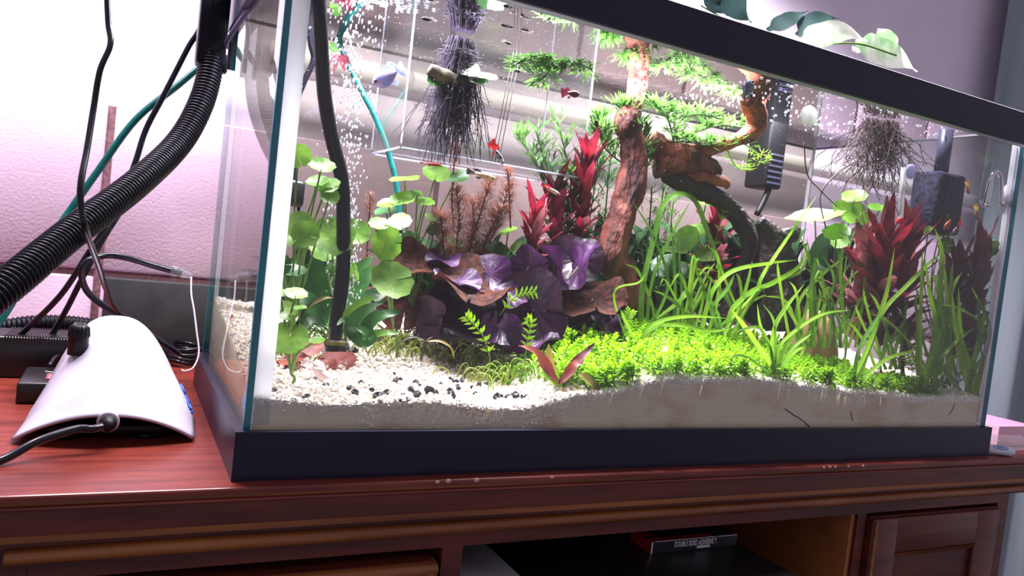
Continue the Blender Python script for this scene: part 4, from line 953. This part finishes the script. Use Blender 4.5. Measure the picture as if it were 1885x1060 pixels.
part('sponge', MB().bbox((p.x-40*k, p.y-.010, zb_), (min(p.x+38*k, TW-ii-.002), p.y+.03, at(1738, 318, .062).z), .005), mat('sponge', (26, 25, 46), (62, 58, 90), rough=.95, scale=160, bump=.9), sf)
part('lift_tube', MB().lathe((p.x, p.y+.01, at(1738, 322, .062).z), [(.009, 0), (.009, WZ-.004-at(1738, 322, .062).z)], 16), mat('lift_plastic', (78, 76, 104), rough=.3), sf)
p = at(1657, 404, .045); k = mpp(p); q = at(1664, 308, .045)
tm = empty('thermometer', p, 'slim glass thermometer with a red tip beside the sponge filter', 'thermometer')
part('tube', MB().tube([p, q], .0036, 14), glassmat('thermo_glass', (.9, .92, .95, 1), 1.45, haze=.3), tm)
part('scale_strip', MB().tube([p.lerp(q, .05), p.lerp(q, .95)], .0013, 8), mat('scale_white', (190, 180, 190), rough=.5), tm)
part('tip', MB().lathe(p-Vector((0, 0, .005)), [(.0032, 0), (.0042, .001), (.0042, .006), (.0036, .007)], 14), mat('tip_red', (222, 40, 58), rough=.4), tm, 'red end cap')
part('suction_cup', MB().ell(q+Vector((.008, -.004, -.004)), (.009, .003, .009), 16, 8), mat('cup_lilac', (206, 206, 236), rough=.3, transl=.4), tm, 'pale suction cup')
c = at(1490, 213, ii+.0035); r = 18.5*mpp(c)
q = Vector((0, 0, 1)).rotation_difference(Vector((0, -1, 0)))
sd_ = empty('reflection_disc', c, 'round white disc added as a light reflection inside the front glass at the upper right', 'disc')  # white disc built in place of a lamp's reflection
part('face', MB().lathe(c+Vector((0, .0015, 0)), [(r*.7, -.002), (r*1.0, -.001), (r*1.04, .001), (r*.96, .003)], 36, q), mat('disc_white', (254, 254, 255), rough=.4, transl=.85), sd_)
part('hub', MB().lathe(c+Vector((0, .006, 0)), [(r*.35, -.002), (r*.35, .0045)], 18, q), mat('disc_white2', (240, 240, 246), rough=.4), sd_)
sp = empty('chrome_spout', at(1828, 380, .018), 'small chrome gooseneck spout at the right glass', 'spout')
part('neck', MB().tube(pxpath([(1817, 376), (1821, 350), (1826, 325), (1834, 315), (1842, 326), (1844, 350), (1843, 378)], .018, 6), [.0045-.0022*min(1, i/16) for i in range(37)], 12), mat('chrome', (225, 220, 235), rough=.08, metal=1), sp)
part('mouth', MB().lathe(at(1816, 381, .018), [(.0050, 0), (.0056, .001), (.0056, .003), (.0046, .004)], 16), mat('chrome', (225, 220, 235)), sp)
wc = empty('white_nozzle', at(1856, 380, .016), 'white rounded nozzle cap beside the chrome spout', 'nozzle')
c = at(1855, 358, .018)
part('cap', MB().ell(c, (.0075, .006, .014), 18, 12), mat('nozzle_white', (240, 232, 244), rough=.35, transl=.5), wc)
part('collar', MB().lathe(c-Vector((0, 0, .016)), [(.006, 0), (.007, .001), (.007, .005), (.006, .006)], 16), mat('nozzle_grey', (150, 146, 160), rough=.35), wc)

# ================================================================== FISH
def fish(label, px, py, lpx, Y, face=1, tilt=0, rotz=0, hgt=.28, body=(60, 20, 30), body2=None, tail=(90, 20, 40), fin=None, tl=.36, th_=.34, group=None, name='guppy', eye=True, stripe=None, thick=.5):
    c = at(px, py, Y)
    while c.z > WZ-.008 and Y > .03: Y -= .005; c = at(px, py, Y)
    L = lpx*mpp(c); r0 = empty(name, c, label, 'fish', group)
    nm = 'fish_%d_%d' % (px, py)
    mb_ = mat(nm+'_body', body, body2 or tuple(int(v*.7) for v in body), rough=.3, scale=220, lo=.4, hi=.6, transl=.15)
    mt_ = mat(nm+'_fin', tail, tuple(int(v*.75) for v in tail), rough=.4, scale=260, transl=.45)
    q = Quaternion((0, 0, 1), math.radians(rotz) + (0 if face > 0 else PI)) @ Quaternion((0, 1, 0), math.radians(-tilt if face > 0 else -tilt))
    # body along +x, nose at +x
    Lb = L*(1-tl); mbd = MB(); n = 12; seg = 12; n0 = 0
    for i in range(n+1):
        t = i/n; h = hgt*L*.5*max(.03, (math.sin(PI*min(1, t**.8*.98+.02))**.75)*(1-.25*t)+.16*t*(1-t**6))
        x = L*.5-t*Lb
        for k_ in range(seg):
            a = 2*PI*k_/seg; mbd.v.append((x, math.cos(a)*h*thick, math.sin(a)*h-(.04*L*hgt*math.sin(PI*t))))
    for i in range(n):
        for k_ in range(seg): mbd.face((i*seg+k_, i*seg+(k_+1) % seg, (i+1)*seg+(k_+1) % seg, (i+1)*seg+k_))
    mbd.face(range(seg)); mbd.face(reversed(range(n*seg, n*seg+seg)))
    partm('body', mesh(mbd, 'body', mb_), r0, (0, 0, 0), q)
    xt = L*.5-Lb; tb_ = MB()
    tb_.grid(lambda u, v: (xt+.03*L-u*(tl*L+.03*L), .025*L*math.sin(u*5+v*4)*u, (v-.5)*(hgt*L*.35+u*(2*th_-hgt*.35)*L*.5*1.3)*(1 if u < .95 else .92)), 6, 6)
    partm('tail_fin', mesh(tb_, 'tail_fin', mt_), r0, (0, 0, 0), q)
    df = MB(); df.grid(lambda u, v: (.02*L-u*.26*L-v*.10*L, .004*L*math.sin(u*6), hgt*L*.40*(1-.2*u)+v*hgt*L*.42*math.sin(PI*(.25+.7*u))), 5, 3)
    partm('dorsal_fin', mesh(df, 'dorsal_fin', mt_ if fin is None else mat(nm+'_dorsal', fin, rough=.4, transl=.4)), r0, (0, 0, 0), q)
    af = MB(); af.grid(lambda u, v: (.06*L-u*.16*L-v*.08*L, .004*L, -hgt*L*.40-v*hgt*L*.34*math.sin(PI*(.2+.7*u))), 4, 2)
    partm('anal_fin', mesh(af, 'anal_fin', mt_), r0, (0, 0, 0), q)
    if eye:
        me_ = mat('fish_eye', (12, 12, 14), rough=.1)
        for s_ in (1, -1): partm('eye', mesh(MB().ell((L*.41, s_*hgt*L*.5*thick*.62, hgt*L*.07), (hgt*L*.10,)*3, 8, 6), 'eye', me_), r0, (0, 0, 0), q)
    return r0
GG = 'guppies'
fish('dark maroon guppy with ragged tail left of the trunk top', 1050, 172, 44, .15, 1, 8, 10, .30, (70, 22, 40), (120, 50, 60), (80, 20, 34), group=GG)
fish('red, white and black guppy diving beside the feathery plant', 915, 281, 50, .17, 1, -48, 10, .27, (226, 226, 236), (36, 40, 60), (206, 40, 40), group=GG)
fish('pale blue gourami behind the bubble column near the surface', 716, 140, 66, .17, -1, -35, -15, .46, (150, 166, 224), (190, 160, 190), (140, 150, 220), name='gourami', tl=.25)
fish('silver-blue gourami hovering near the surface above the bent branch', 1376, 166, 44, .06, 1, 62, 20, .62, (120, 140, 176), (170, 180, 205), (130, 140, 176), name='gourami', tl=.2)
fish('yellow-tailed guppy diving beside the right glass', 1798, 391, 34, .016, 1, -62, 0, .26, (216, 150, 60), (150, 110, 70), (246, 200, 30), group=GG)
fish('amber guppy above the yellow-tailed one', 1781, 345, 28, .02, 1, -60, 0, .30, (222, 150, 70), (190, 120, 60), (232, 170, 60), group=GG)
fish('black and orange guppy with fanned tail over the right grass', 1748, 408, 40, .03, -1, -50, 0, .28, (214, 110, 50), (150, 70, 40), (40, 20, 44), group=GG)
fish('crimson guppy touching the black and orange one', 1762, 418, 36, .026, -1, -40, 10, .22, (120, 150, 200), (210, 60, 60), (206, 44, 54), group=GG)
fish('pale gold tetra in front of the feathery plant', 886, 322, 60, .16, 1, -6, 0, .20, (236, 224, 196), (208, 160, 120), (80, 70, 70), name='tetra', group='tetras', tl=.25, th_=.14)
fish('slim red tetra above the feathery plant, left of the pale gold one', 793, 302, 42, .18, 1, 3, 0, .15, (206, 80, 76), (170, 60, 60), (190, 120, 110), name='tetra', group='tetras', tl=.2, th_=.10)
fish('red and white striped tetra before the crimson crown', 1014, 349, 44, .155, 1, -18, 0, .19, (206, 40, 50), (236, 214, 214), (176, 30, 44), name='tetra', group='tetras', tl=.2, th_=.12)
fish('small dark guppy beside the upper trunk', 1100, 232, 24, .15, -1, 60, 0, .4, (50, 24, 32), (90, 40, 50), (70, 24, 34), group=GG)
fish('blue-backed neon tetra seen through the left side glass', 423, 596, 36, .24, 1, 80, 0, .26, (110, 140, 220), (200, 90, 90), (190, 80, 80), name='tetra', group='tetras', tl=.2, th_=.12)
p = gpx(594, 700)
fish('pinkish white catfish resting on the gravel at the lower left', 592, 690, 84, p.y, 1, -34, -20, .30, (252, 232, 232), (246, 214, 216), (250, 238, 242), name='catfish', tl=.22, th_=.16, thick=.75)
for i, (x, y, l) in enumerate(((964, 110, 26), (957, 131, 24), (934, 128, 18), (932, 78, 22), (931, 48, 20), (790, 36, 30))):
    fish(['tiny dark fry in the breeder box, rightmost of the upper pair', 'tiny dark fry in the breeder box, just below the rightmost pair', 'tiny dark fry in the breeder box, leftmost of the lower three', 'tiny dark fry beside the slot ribs, facing right', 'tiny dark fry beside the slot ribs, highest one', 'lone dark fry left of the dark root mass'][i], x, y, l, .18, -1 if i != 3 else 1, 4*(-1)**i, 0, .26, (60, 56, 60), (96, 90, 90), (110, 104, 104), name='fry', group='fry near the surface', tl=.3, th_=.12)
# red shrimp
p = gpx(717, 612)
sh = empty('shrimp', p, 'tiny red shrimp in the hairgrass under the lotus', 'shrimp')
M_shr = mat('shrimp_red', (226, 84, 60), (190, 54, 44), rough=.35, scale=200, transl=.3)
P = smoothpath([p+Vector((-.006, 0, .003)), p+Vector((-.001, 0, .006)), p+Vector((.005, 0, .005)), p+Vector((.008, 0, .002))], 4)
part('body', MB().tube(P, [.0006+.0022*math.sin(PI*(.1+.85*i/(len(P)-1))) for i in range(len(P))], 10), M_shr, sh)
for s_ in (-1, 1): part('antenna', MB().tube([p+Vector((-.006, 0, .004)), p+Vector((-.012, s_*.003, .008))], .0002, 4), M_shr, sh)
for i in range(4): part('leg', MB().tube([p+Vector((-.003+.002*i, -.001, .004)), p+Vector((-.003+.002*i, -.0025, .0003))], .0003, 4), M_shr, sh)
# ================================================================== LEFT OF THE TANK
M_hose = mat('hose_black', (12, 11, 20), (15, 14, 26), rough=.36, scale=60, spec=.18)
def corr(pts, r, pitch, seg=20):
    P = smoothpath(pts, 60); Ls = [0]
    for a, b in zip(P, P[1:]): Ls.append(Ls[-1]+(b-a).length)
    tot = Ls[-1]; Q = []; R = []; n = int(tot/pitch); j = 0
    for i in range(n*5):
        s_ = i*pitch/5
        while j < len(Ls)-2 and Ls[j+1] < s_: j += 1
        f = (s_-Ls[j])/max(1e-9, Ls[j+1]-Ls[j]); Q.append(P[j].lerp(P[j+1], f)); R.append(r*(.88, .88, .97, 1.0, .97)[i % 5])
    return MB().tube(Q, R, seg)
hb = at(386, 130, .295)
hs = empty('corrugated_hose', hb, 'thick black corrugated hose sweeping down left from the tank rim', 'hose')
part('hose', corr([at(389, 60, .30), at(388, 120, .295), at(370, 190, .28), at(330, 262, .25), at(255, 335, .19), at(130, 430, .115), at(30, 512, .06), at(-60, 580, .03), at(-180, 660, 0)], .0128, .0039), M_hose, hs)
c = at(390, 60, .30); k = mpp(c)
part('coupling', MB().bbox((c.x-24*k, c.y-.014, at(390, 124, .30).z), (c.x+26*k, c.y+.018, at(390, -260, .30).z), .004), M_hose, hs, 'smooth square coupling above the ribbed hose')
part('rib', MB().box((c.x-3*k, c.y-.0155, at(390, 112, .30).z), (c.x+1*k, c.y-.0135, at(390, -240, .30).z)), M_hose, hs, smooth=False)
part('lug', MB().bbox((c.x+22*k, c.y-.010, at(390, 132, .30).z), (c.x+31*k, c.y+.004, at(390, 98, .30).z), .0015), M_hose, hs)
def cable(label, pts, r, m=None, name='power_cable', group='black cables on the wall side', cat='cable', seg=8):
    P = pxpath(pts, n=8); b = min(P, key=lambda p: p.z)
    P = [Vector((p.x, min(p.y, WALLY-.008), max(p.z, r))) for p in P]
    return solo(name, MB().tube(P, r, seg), m or M_tube, label, cat, group)
cable('thin black cable hanging from the top and crossing in front of the hose', [(190, -500, .19), (194, -200, .17), (196, -40, .16), (199, 40, .15), (203, 82, .14), (184, 130, .13), (172, 200, .12), (160, 275, .10), (149, 335, .08), (149, 380, .075), (160, 430, .08), (182, 490, .16), (196, 535, .26), (215, 572, .34), (290, 625, .40), (330, 650, .42)], .0024)
cable('black cable slanting from the coupling down behind the hose to the power strip', [(392, -300, .33), (385, -60, .33), (372, 40, .33), (345, 90, .33), (300, 178, .33), (268, 240, .33), (245, 310, .32), (205, 400, .32), (160, 470, .33), (110, 545, .35), (34, 620, .38)], .0030)
cable('black cable running beside the slanting one, lower right', [(262, 330, .36), (215, 400, .36), (185, 448, .36), (150, 515, .37), (122, 570, .38), (95, 618, .39)], .0030)
cable('grey rod-like lead beside the hose coupling at the tank rim', [(640, -260, .10), (492, -30, .20), (440, 42, .25), (414, 84, .29), (404, 112, .31)], .0026, mat('grey_lead', (96, 88, 132), rough=.35), name='lamp_lead', group=None)
cable('black stub cable right of the coupling at the tank corner', [(440, -300, .33), (432, -30, .33), (428, 40, .33), (424, 90, .33), (420, 128, .33)], .0024)
cable('long teal airline outside the tank slanting down to the lower left', [(440, 110, .36), (418, 84, .36), (395, 100, .36), (330, 155, .35), (250, 220, .34), (180, 315, .33), (120, 400, .32), (65, 478, .31), (20, 560, .30), (-20, 620, .29)], .0036, M_teal, name='teal_airline', group=None, cat='tube')
cable('black air hose looping from the check valve round to the pump', [(322, 500, .33), (280, 488, .33), (232, 474, .33), (195, 470, .33), (162, 480, .32), (150, 502, .32), (160, 535, .33), (190, 562, .34), (240, 590, .35), (300, 632, .36), (330, 652, .37)], .0034, name='air_hose', group=None, cat='tube')
cv = empty('check_valve', at(330, 502, .33), 'clear plastic check valve on the black air hose', 'valve')
a_, b_ = at(314, 497, .329), at(352, 508, .329); d = (b_-a_); q = Vector((0, 0, 1)).rotation_difference(d.normalized()); Lv = d.length
part('body', MB().lathe(a_, [(.0042, 0), (.0060, Lv*.08), (.0060, Lv*.32), (.0048, Lv*.36), (.0048, Lv*.70), (.0036, Lv*.76), (.0036, Lv)], 16, q), glassmat('valve_plastic', (.80, .80, .85, 1), 1.45, haze=.12), cv)
part('core', MB().lathe(a_+d*.1, [(.0026, 0), (.0036, Lv*.05), (.0036, Lv*.4), (.0020, Lv*.45)], 12, q), M_rub, cv)
cable('thin white wire dangling by the tank corner behind the pump', [(352, 510, .30), (352, 540, .29), (357, 570, .28), (362, 610, .27), (366, 650, .26), (356, 676, .25), (340, 683, .24), (334, 680, .24)], .0009, mat('white_wire', (186, 178, 186), rough=.5), name='white_wire', group=None)
mbc = MB(); cc = atz(338, 668, .006)
for i in range(4):
    pts = [(cc.x+.002*i+.020*math.cos(t), cc.y+.03+.030*math.sin(t), .006+.0055*i+.002*math.sin(2*t+i)) for t in [2*PI*j/24 for j in range(25)]]
    mbc.tube(pts, .003, 8)
solo('coiled_airline', mbc, M_tube, 'coil of black airline tucked between pump and tank', 'tube')
# slate panel against the wall
sp_ = solo('slate_panel', MB().bbox((-.100, WALLY-.028, 0), (.10, WALLY-.0105, .100), .002), M_base, 'dark grey slate panel leaning on the wall behind pump and tank', 'panel')
# ---- air pump
M_pump = mat('pump_white', (192, 186, 204), rough=.22, spec=.5)
PX, PYF, PYB = -.083, .098, .30
pm = empty('air_pump', (PX, .18, 0), 'white dome-shaped air pump on the desk with a black cord', 'pump')
def lerp_t(tab, t):
    for (a, b), (c_, d_) in zip(tab, tab[1:]):
        if t <= c_: f = (t-a)/(c_-a); f = f*f*(3-2*f) if True else f; return b+(d_-b)*f
    return tab[-1][1]
crest = [(0, .026), (.18, .044), (.45, .076), (.66, .088), (.84, .084), (1, .062)]
halfw = [(0, .0655), (.25, .062), (.5, .056), (.75, .052), (1, .046)]
rim = [(0, .004), (.3, .006), (1, .008)]
def shell(u, v):
    s_ = u*2-1; hc, hw, rz = lerp_t(crest, v), lerp_t(halfw, v), lerp_t(rim, v)
    g = (1-abs(s_)**(2.1+.7*v))**(.92-.17*min(1, v*2.5))
    if s_ > 0: hw *= 1+.16*math.sin(PI*min(1, v*1.25))
    z = rz+(hc-rz)*g
    return (PX+s_*hw*(1-.06*g), PYF+v*(PYB-PYF)-.010*(1-v)*(s_*s_)*-1, z)
mb = MB().grid(shell, 40, 36)
o = part('shell', mb, M_pump, pm)
md = o.modifiers.new('solid', 'SOLIDIFY'); md.thickness = .0022; md.offset = -1
ub = MB()
def under(u, v):
    x, y, z = shell(.06+.88*u, .05+.9*v); return (x, y, max(.008, z-.006))
ub.grid(under, 24, 16)
part('chassis', ub, M_rub, pm, 'black chassis under the shell')
part('back_plate', MB().grid(lambda u, v: (lambda p: (p[0], PYB-.001, .008+(p[2]-.008)*v))(shell(u, 1.0)), 20, 3), M_pump, pm)
part('base_plate', MB().bbox((PX-.042, PYF+.016, .005), (PX+.042, PYB-.02, .014), .003), M_rub, pm)
for fx in (-.03, .03):
    for fy in (PYF+.03, PYB-.035): part('foot', MB().lathe((PX+fx, fy, 0), [(.009, 0), (.010, .002), (.008, .006)], 14), M_rub, pm)
g0 = at(203, 772, PYF+.004)
part('grommet', MB().lathe((PX, PYF-.003, .020), [(.0062, -.006), (.0062, .004), (.0044, .006), (.0044, .012)], 18, Vector((0, 0, 1)).rotation_difference(Vector((0, -1, 0)))), M_rub, pm)
part('grommet_collar', MB().lathe((PX, PYF+.001, .0205), [(.0082, -.003), (.0082, .004), (.0074, .0045)], 20, Vector((0, 0, 1)).rotation_difference(Vector((0, -1, 0)))), M_pump, pm)
crd = [Vector((PX, PYF-.010, .020)), Vector((PX-.010, PYF-.018, .019)), at(140, 790, .080), at(70, 812, .066), at(0, 848, .052), at(-80, 900, .04)]
crd = [Vector((p.x, p.y, max(p.z, .0032))) for p in crd]
part('cord', MB().tube(smoothpath(crd, 8), .0031, 10), M_tube, pm)
KY = .178; kn = at(143, 646, KY)
part('dial', MB().lathe((kn.x, KY, kn.z-.003), [(.0080, 0), (.0080, .019), (.0075, .0225), (.006, .0255), (.0034, .0272), (.001, .0277)], 24), M_rub, pm, 'black ribbed dial cap')
for i in range(16):
    a = 2*PI*i/16; part('dial_rib', MB().tube([(kn.x+.0081*math.cos(a), KY+.0081*math.sin(a), kn.z+.013), (kn.x+.0073*math.cos(a), KY+.0073*math.sin(a), kn.z+.0205), (kn.x+.0034*math.cos(a), KY+.0034*math.sin(a), kn.z+.0245)], .0008, 5), M_rub, pm)
# blue print on the shell's right flank
def on_shell(u, v, off=.0008):
    p = Vector(shell(u, v)); du = Vector(shell(u+.01, v))-p; dv = Vector(shell(u, v+.01))-p; n = du.cross(dv).normalized()
    if n.z < 0: n = -n
    return p+n*off, du.normalized(), dv.normalized(), n
M_blue = mat('blue_print', (24, 96, 196), rough=.4)
ring = [on_shell(.962+.012*math.cos(t), .30+.030*math.sin(t))[0] for t in [2*PI*j/20 for j in range(21)]]
part('print', MB().tube(ring, .0008, 6), M_blue, pm, 'blue letter print')
ring = [on_shell(.945+.010*math.cos(t), .40+.030*math.sin(t))[0] for t in [2*PI*j/20 for j in range(21)]]
part('print', MB().tube(ring, .0012, 6), M_blue, pm)
part('print', MB().tube([on_shell(.975, .25)[0], on_shell(.972, .36)[0], on_shell(.95, .48)[0]], .0012, 6), M_blue, pm)
# ---- power strip, controller, second hose
ps = empty('power_strip', (-.28, .39, 0), 'long black power adapter with finely ridged top left of the pump', 'adapter')
part('casing', MB().bbox((-.46, .362, 0), (-.118, .425, .044), .003), M_blk, ps)
for i in range(26): x = -.185+.0026*i; part('ridge', MB().box((x, .3615, .036), (x+.0012, .424, .0452)), M_blk, ps, smooth=False)
part('cord', MB().tube(smoothpath([(-.13, .36, .022), (-.135, .335, .030), (-.140, .31, .024)], 6), .002, 8), M_tube, ps)
cb_ = empty('controller_box', (-.130, .285, 0), 'small flat black controller with a red label left of the pump', 'box')
part('case', MB().bbox((-.160, .243, 0), (-.100, .325, .020), .002), M_blk, cb_)
part('label', MB().box((-.139, .262, .0201), (-.110, .288, .0205)), mat('label_red', (196, 84, 96), (150, 40, 56), rough=.5, scale=300), cb_, 'red printed label', smooth=False)
for i in range(4): part('print_line', MB().box((-.137, .265+.006*i, .0205), (-.122, .2665+.006*i, .0207)), M_twh, cb_, smooth=False)
part('swoosh', MB().tube(smoothpath([(-.142, .300, .0204), (-.136, .295, .0204), (-.126, .300, .0204), (-.116, .296, .0204)], 5), .0006, 5), M_twh, cb_)
part('hose', corr([(-.26, .470, .012), (-.19, .462, .040), (-.14, .468, .046), (-.09, .475, .040), (-.06, .48, .03)], .010, .0045), M_hose, empty('short_corrugated_hose', (-.16, .465, 0), 'short black corrugated hose lying behind the power adapter', 'hose'))
# white pipe along the wall
wp = empty('wall_pipe', (.5, WALLY-.02, .41), 'white pipe running level along the wall behind the aquarium', 'pipe')
PZ = at(900, 181, WALLY-.022).z
part('pipe', MB().tube([(.075, WALLY-.022, PZ), (2.2, WALLY-.022, PZ)], .0155, 24), mat('pipe_white', (244, 240, 246), rough=.35), wp)
for x in (.082, .27, .98, 1.8): part('clip', MB().lathe((x, WALLY-.022, PZ), [(.0162, -.006), (.0172, -.005), (.0172, .005), (.0162, .006)], 24, Vector((0, 0, 1)).rotation_difference(Vector((1, 0, 0)))), mat('pipe_clip', (220, 216, 224), rough=.5), wp)

# ================================================================== ABOVE AND RIGHT OF THE TANK
M_pothos = mat('pothos_leaf', (240, 250, 230), (150, 200, 140), rough=.4, scale=26, transl=.45, rnd=.1, bump=.2, lo=.45, hi=.62)
M_pothd = mat('pothos_dark', (58, 84, 84), (44, 70, 64), rough=.4, scale=30, transl=.3)
po = empty('trailing_houseplant', at(1460, 90, .15), 'variegated trailing houseplant with white-green leaves over the tank rim', 'plant')
heart = lambda t: (.30, .78, .98, 1, .94, .82, .66, .46, .25, .03)[min(9, int(t*9.99))]
PY_ = .15
for i, (pts, wd, m) in enumerate((([(1470, 82), (1510, 66), (1555, 58), (1597, 76)], 42, M_pothos), ([(1574, 78), (1610, 92), (1655, 108), (1688, 132)], 46, M_pothos), ([(1648, 100), (1634, 78), (1622, 62), (1614, 50)], 28, M_pothos),
                                  ([(1468, 66), (1490, 46), (1516, 34), (1545, 34)], 34, M_pothd), ([(1412, 56), (1440, 42), (1464, 30), (1488, 20)], 26, M_pothd), ([(1340, -30), (1345, -5), (1362, 22), (1384, 42)], 40, M_pothd), ([(1330, -30), (1318, -10), (1316, 10), (1340, 30)], 34, M_pothd), ([(1590, 76), (1600, 80), (1575, 92), (1568, 80)], 16, M_pothos))):
    P = smoothpath([at(p[0], p[1], PY_+.008*i) for p in pts], 4)
    lf = part('leaf', MB().lance(P, 1.25*wd*mpp(P[0]), (CAM-P[0]).normalized()+Vector((0, 0, .35)), fold=.12, prof=heart, wav=.03), m, po)
part('stem', MB().tube(pxpath([(1290, 10, .22), (1400, 70, .20), (1470, 84, .16), (1574, 80, .15), (1650, 102, .15)], n=6), .0012, 8), M_stem, po)
# curtain at the right
M_cur = mat('curtain', (150, 160, 170), (136, 148, 158), rough=.85, scale=5, stretch=(6, 6, .3))
solo('curtain', MB().grid(lambda u, v: (1.605+.03*v+u*1.0, .50-.20*u+.018*math.sin(u*34)+.006*math.sin(u*80), -.78+v*2.6), 90, 8), M_cur, 'grey-green curtain hanging at the right of the wall', 'curtain')
# small things on the right end of the desk
mk = empty('white_marker', (.948, .0, 0), 'white capped marker with a blue oval lying right of the tank foot', 'marker')
d = Vector((.036, -.019, 0)).normalized(); a0 = Vector((.9285, .0115, .0066)); q = Vector((0, 0, 1)).rotation_difference(d)
part('barrel', MB().lathe(a0, [(.003, 0), (.0058, .0015), (.0064, .004), (.0064, .032), (.0058, .036), (.0035, .0385)], 18, q), mat('marker_white', (226, 226, 240), rough=.35), mk)
sdv = Vector((-d.y, d.x, 0))*-1; nv = (sdv*.75+Vector((0, 0, .66))).normalized(); uv = d.cross(nv)
ringp = [a0+d*(.018+.0095*math.cos(t))+nv*.0064+uv*.0024*math.sin(t) for t in [2*PI*j/24 for j in range(25)]]
part('print', MB().tube(ringp, .0004, 5), M_blue, mk, 'blue oval outline')
part('print', MB().tube([a0+d*.013+nv*.0064, a0+d*.023+nv*.0064], .0006, 5), M_blue, mk)
tr = empty('pink_tray', (1.05, .12, 0), 'pale pink plastic tray at the right end of the desk', 'tray')
M_pink = mat('pink_plastic', (232, 186, 214), rough=.35)
for a, b in (((1.005, .040, .0005), (1.095, .24, .004)), ((1.005, .040, .004), (1.095, .044, .028)), ((1.005, .236, .004), (1.095, .24, .028)), ((1.005, .044, .004), (1.009, .236, .028)), ((1.091, .044, .004), (1.095, .236, .028))):
    part('panel', MB().box(a, b), M_pink, tr, smooth=False)
bl_ = empty('clear_sleeve', (1.0, .03, 0), 'clear plastic sleeve leaning on the pink tray', 'packaging')
part('sheet', MB().grid(lambda u, v: (.952+.10*u, .016+.020*v, .0015+.016*v+.001*math.sin(u*5)), 8, 4), glassmat('sleeve', (.9, .88, .92, 1), 1.45, rough=.05, haze=.15), bl_)
part('crease', MB().tube([(.952, .0158, .0020), (1.052, .0158, .0020)], .0008, 5), M_acre, bl_)
part('crease', MB().tube([(.985, .0160, .0030), (.985, .035, .018)], .0007, 5), M_acre, bl_)

# ================================================================== LIGHTS
LZ = .486
lb = empty('light_bar', (.40, .21, TH), 'slim black light bar lying across the tank rim behind the frame', 'lamp')
part('housing', MB().bbox((.02, .175, LZ-.002), (.78, .255, LZ+.010), .003), M_blk, lb)
part('diffuser', MB().box((.025, .18, LZ-.0045), (.775, .25, LZ-.002)), mat('diffuser', (240, 240, 245), rough=.5), lb, smooth=False)
for x, xx in ((.03, .003), (.77, TW-.003)):
    for y in (.19, .24): part('leg', MB().tube(smoothpath([(x, y, LZ+.002), (x+(xx-x)*.6, y, LZ-.012), (xx, y, TH+.002)], 5), .002, 8), M_blk, lb)
al = bpy.data.lights.new('light_bar_leds', 'AREA'); al.shape = 'RECTANGLE'; al.size = .73; al.size_y = .065; al.energy = LIGHT_W; al.color = (1.0, .93, 1.0)
lo_ = bpy.data.objects.new('light_bar_leds', al); COL.objects.link(lo_); lo_.parent = lb; lo_.location = (0, 0, LZ-.005-TH)
# clip-on grow lamp over the houseplant
gp = Vector((.62, .24, 1.02)); gd = (Vector((.80, .24, .5))-gp).normalized(); gq = Vector((0, 0, -1)).rotation_difference(gd)
gl_ = empty('grow_lamp', gp, 'black gooseneck grow lamp aimed at the trailing houseplant, above the view', 'lamp')
part('shade', MB().lathe(gp, [(.012, .06), (.02, .058), (.045, .0), (.048, -.004), (.046, -.004), (.018, .052)], 24, gq), M_blk, gl_)
part('gooseneck', MB().tube(smoothpath([gp-gd*.06, gp+Vector((-.04, .1, .12)), Vector((.56, .50, 1.12)), Vector((.55, WALLY, 1.10))], 8), .005, 8), M_blk, gl_)
sl = bpy.data.lights.new('grow_lamp_bulb', 'SPOT'); sl.energy = GROW_W; sl.spot_size = math.radians(100); sl.spot_blend = .6; sl.shadow_soft_size = .035; sl.color = (1.0, .93, 1.0)
so = bpy.data.objects.new('grow_lamp_bulb', sl); COL.objects.link(so); so.parent = gl_; so.rotation_mode = 'QUATERNION'; so.rotation_quaternion = gq; so.location = gd*.004
# lamp over the left end of the desk, above the view
lp = Vector((-.16, .34, .86))
ll = empty('desk_lamp_panel', lp, 'flat white lamp panel hanging over the left end of the desk, above the view', 'lamp')
part('panel', MB().bbox((lp.x-.17, lp.y-.09, lp.z), (lp.x+.17, lp.y+.09, lp.z+.012), .004), mat('lamp_white', (230, 228, 235), rough=.4), ll)
for x in (-.14, .14): part('cord', MB().tube([(lp.x+x, lp.y, lp.z+.012), (lp.x+x, lp.y, 2.1)], .0012, 6), M_blk, ll)
l2 = bpy.data.lights.new('lamp_panel_leds', 'AREA'); l2.shape = 'RECTANGLE'; l2.size = .32; l2.size_y = .16; l2.energy = PANEL_W; l2.color = (1.0, .92, 1.0)
o2 = bpy.data.objects.new('lamp_panel_leds', l2); COL.objects.link(o2); o2.parent = ll; o2.location = (0, 0, -.001)
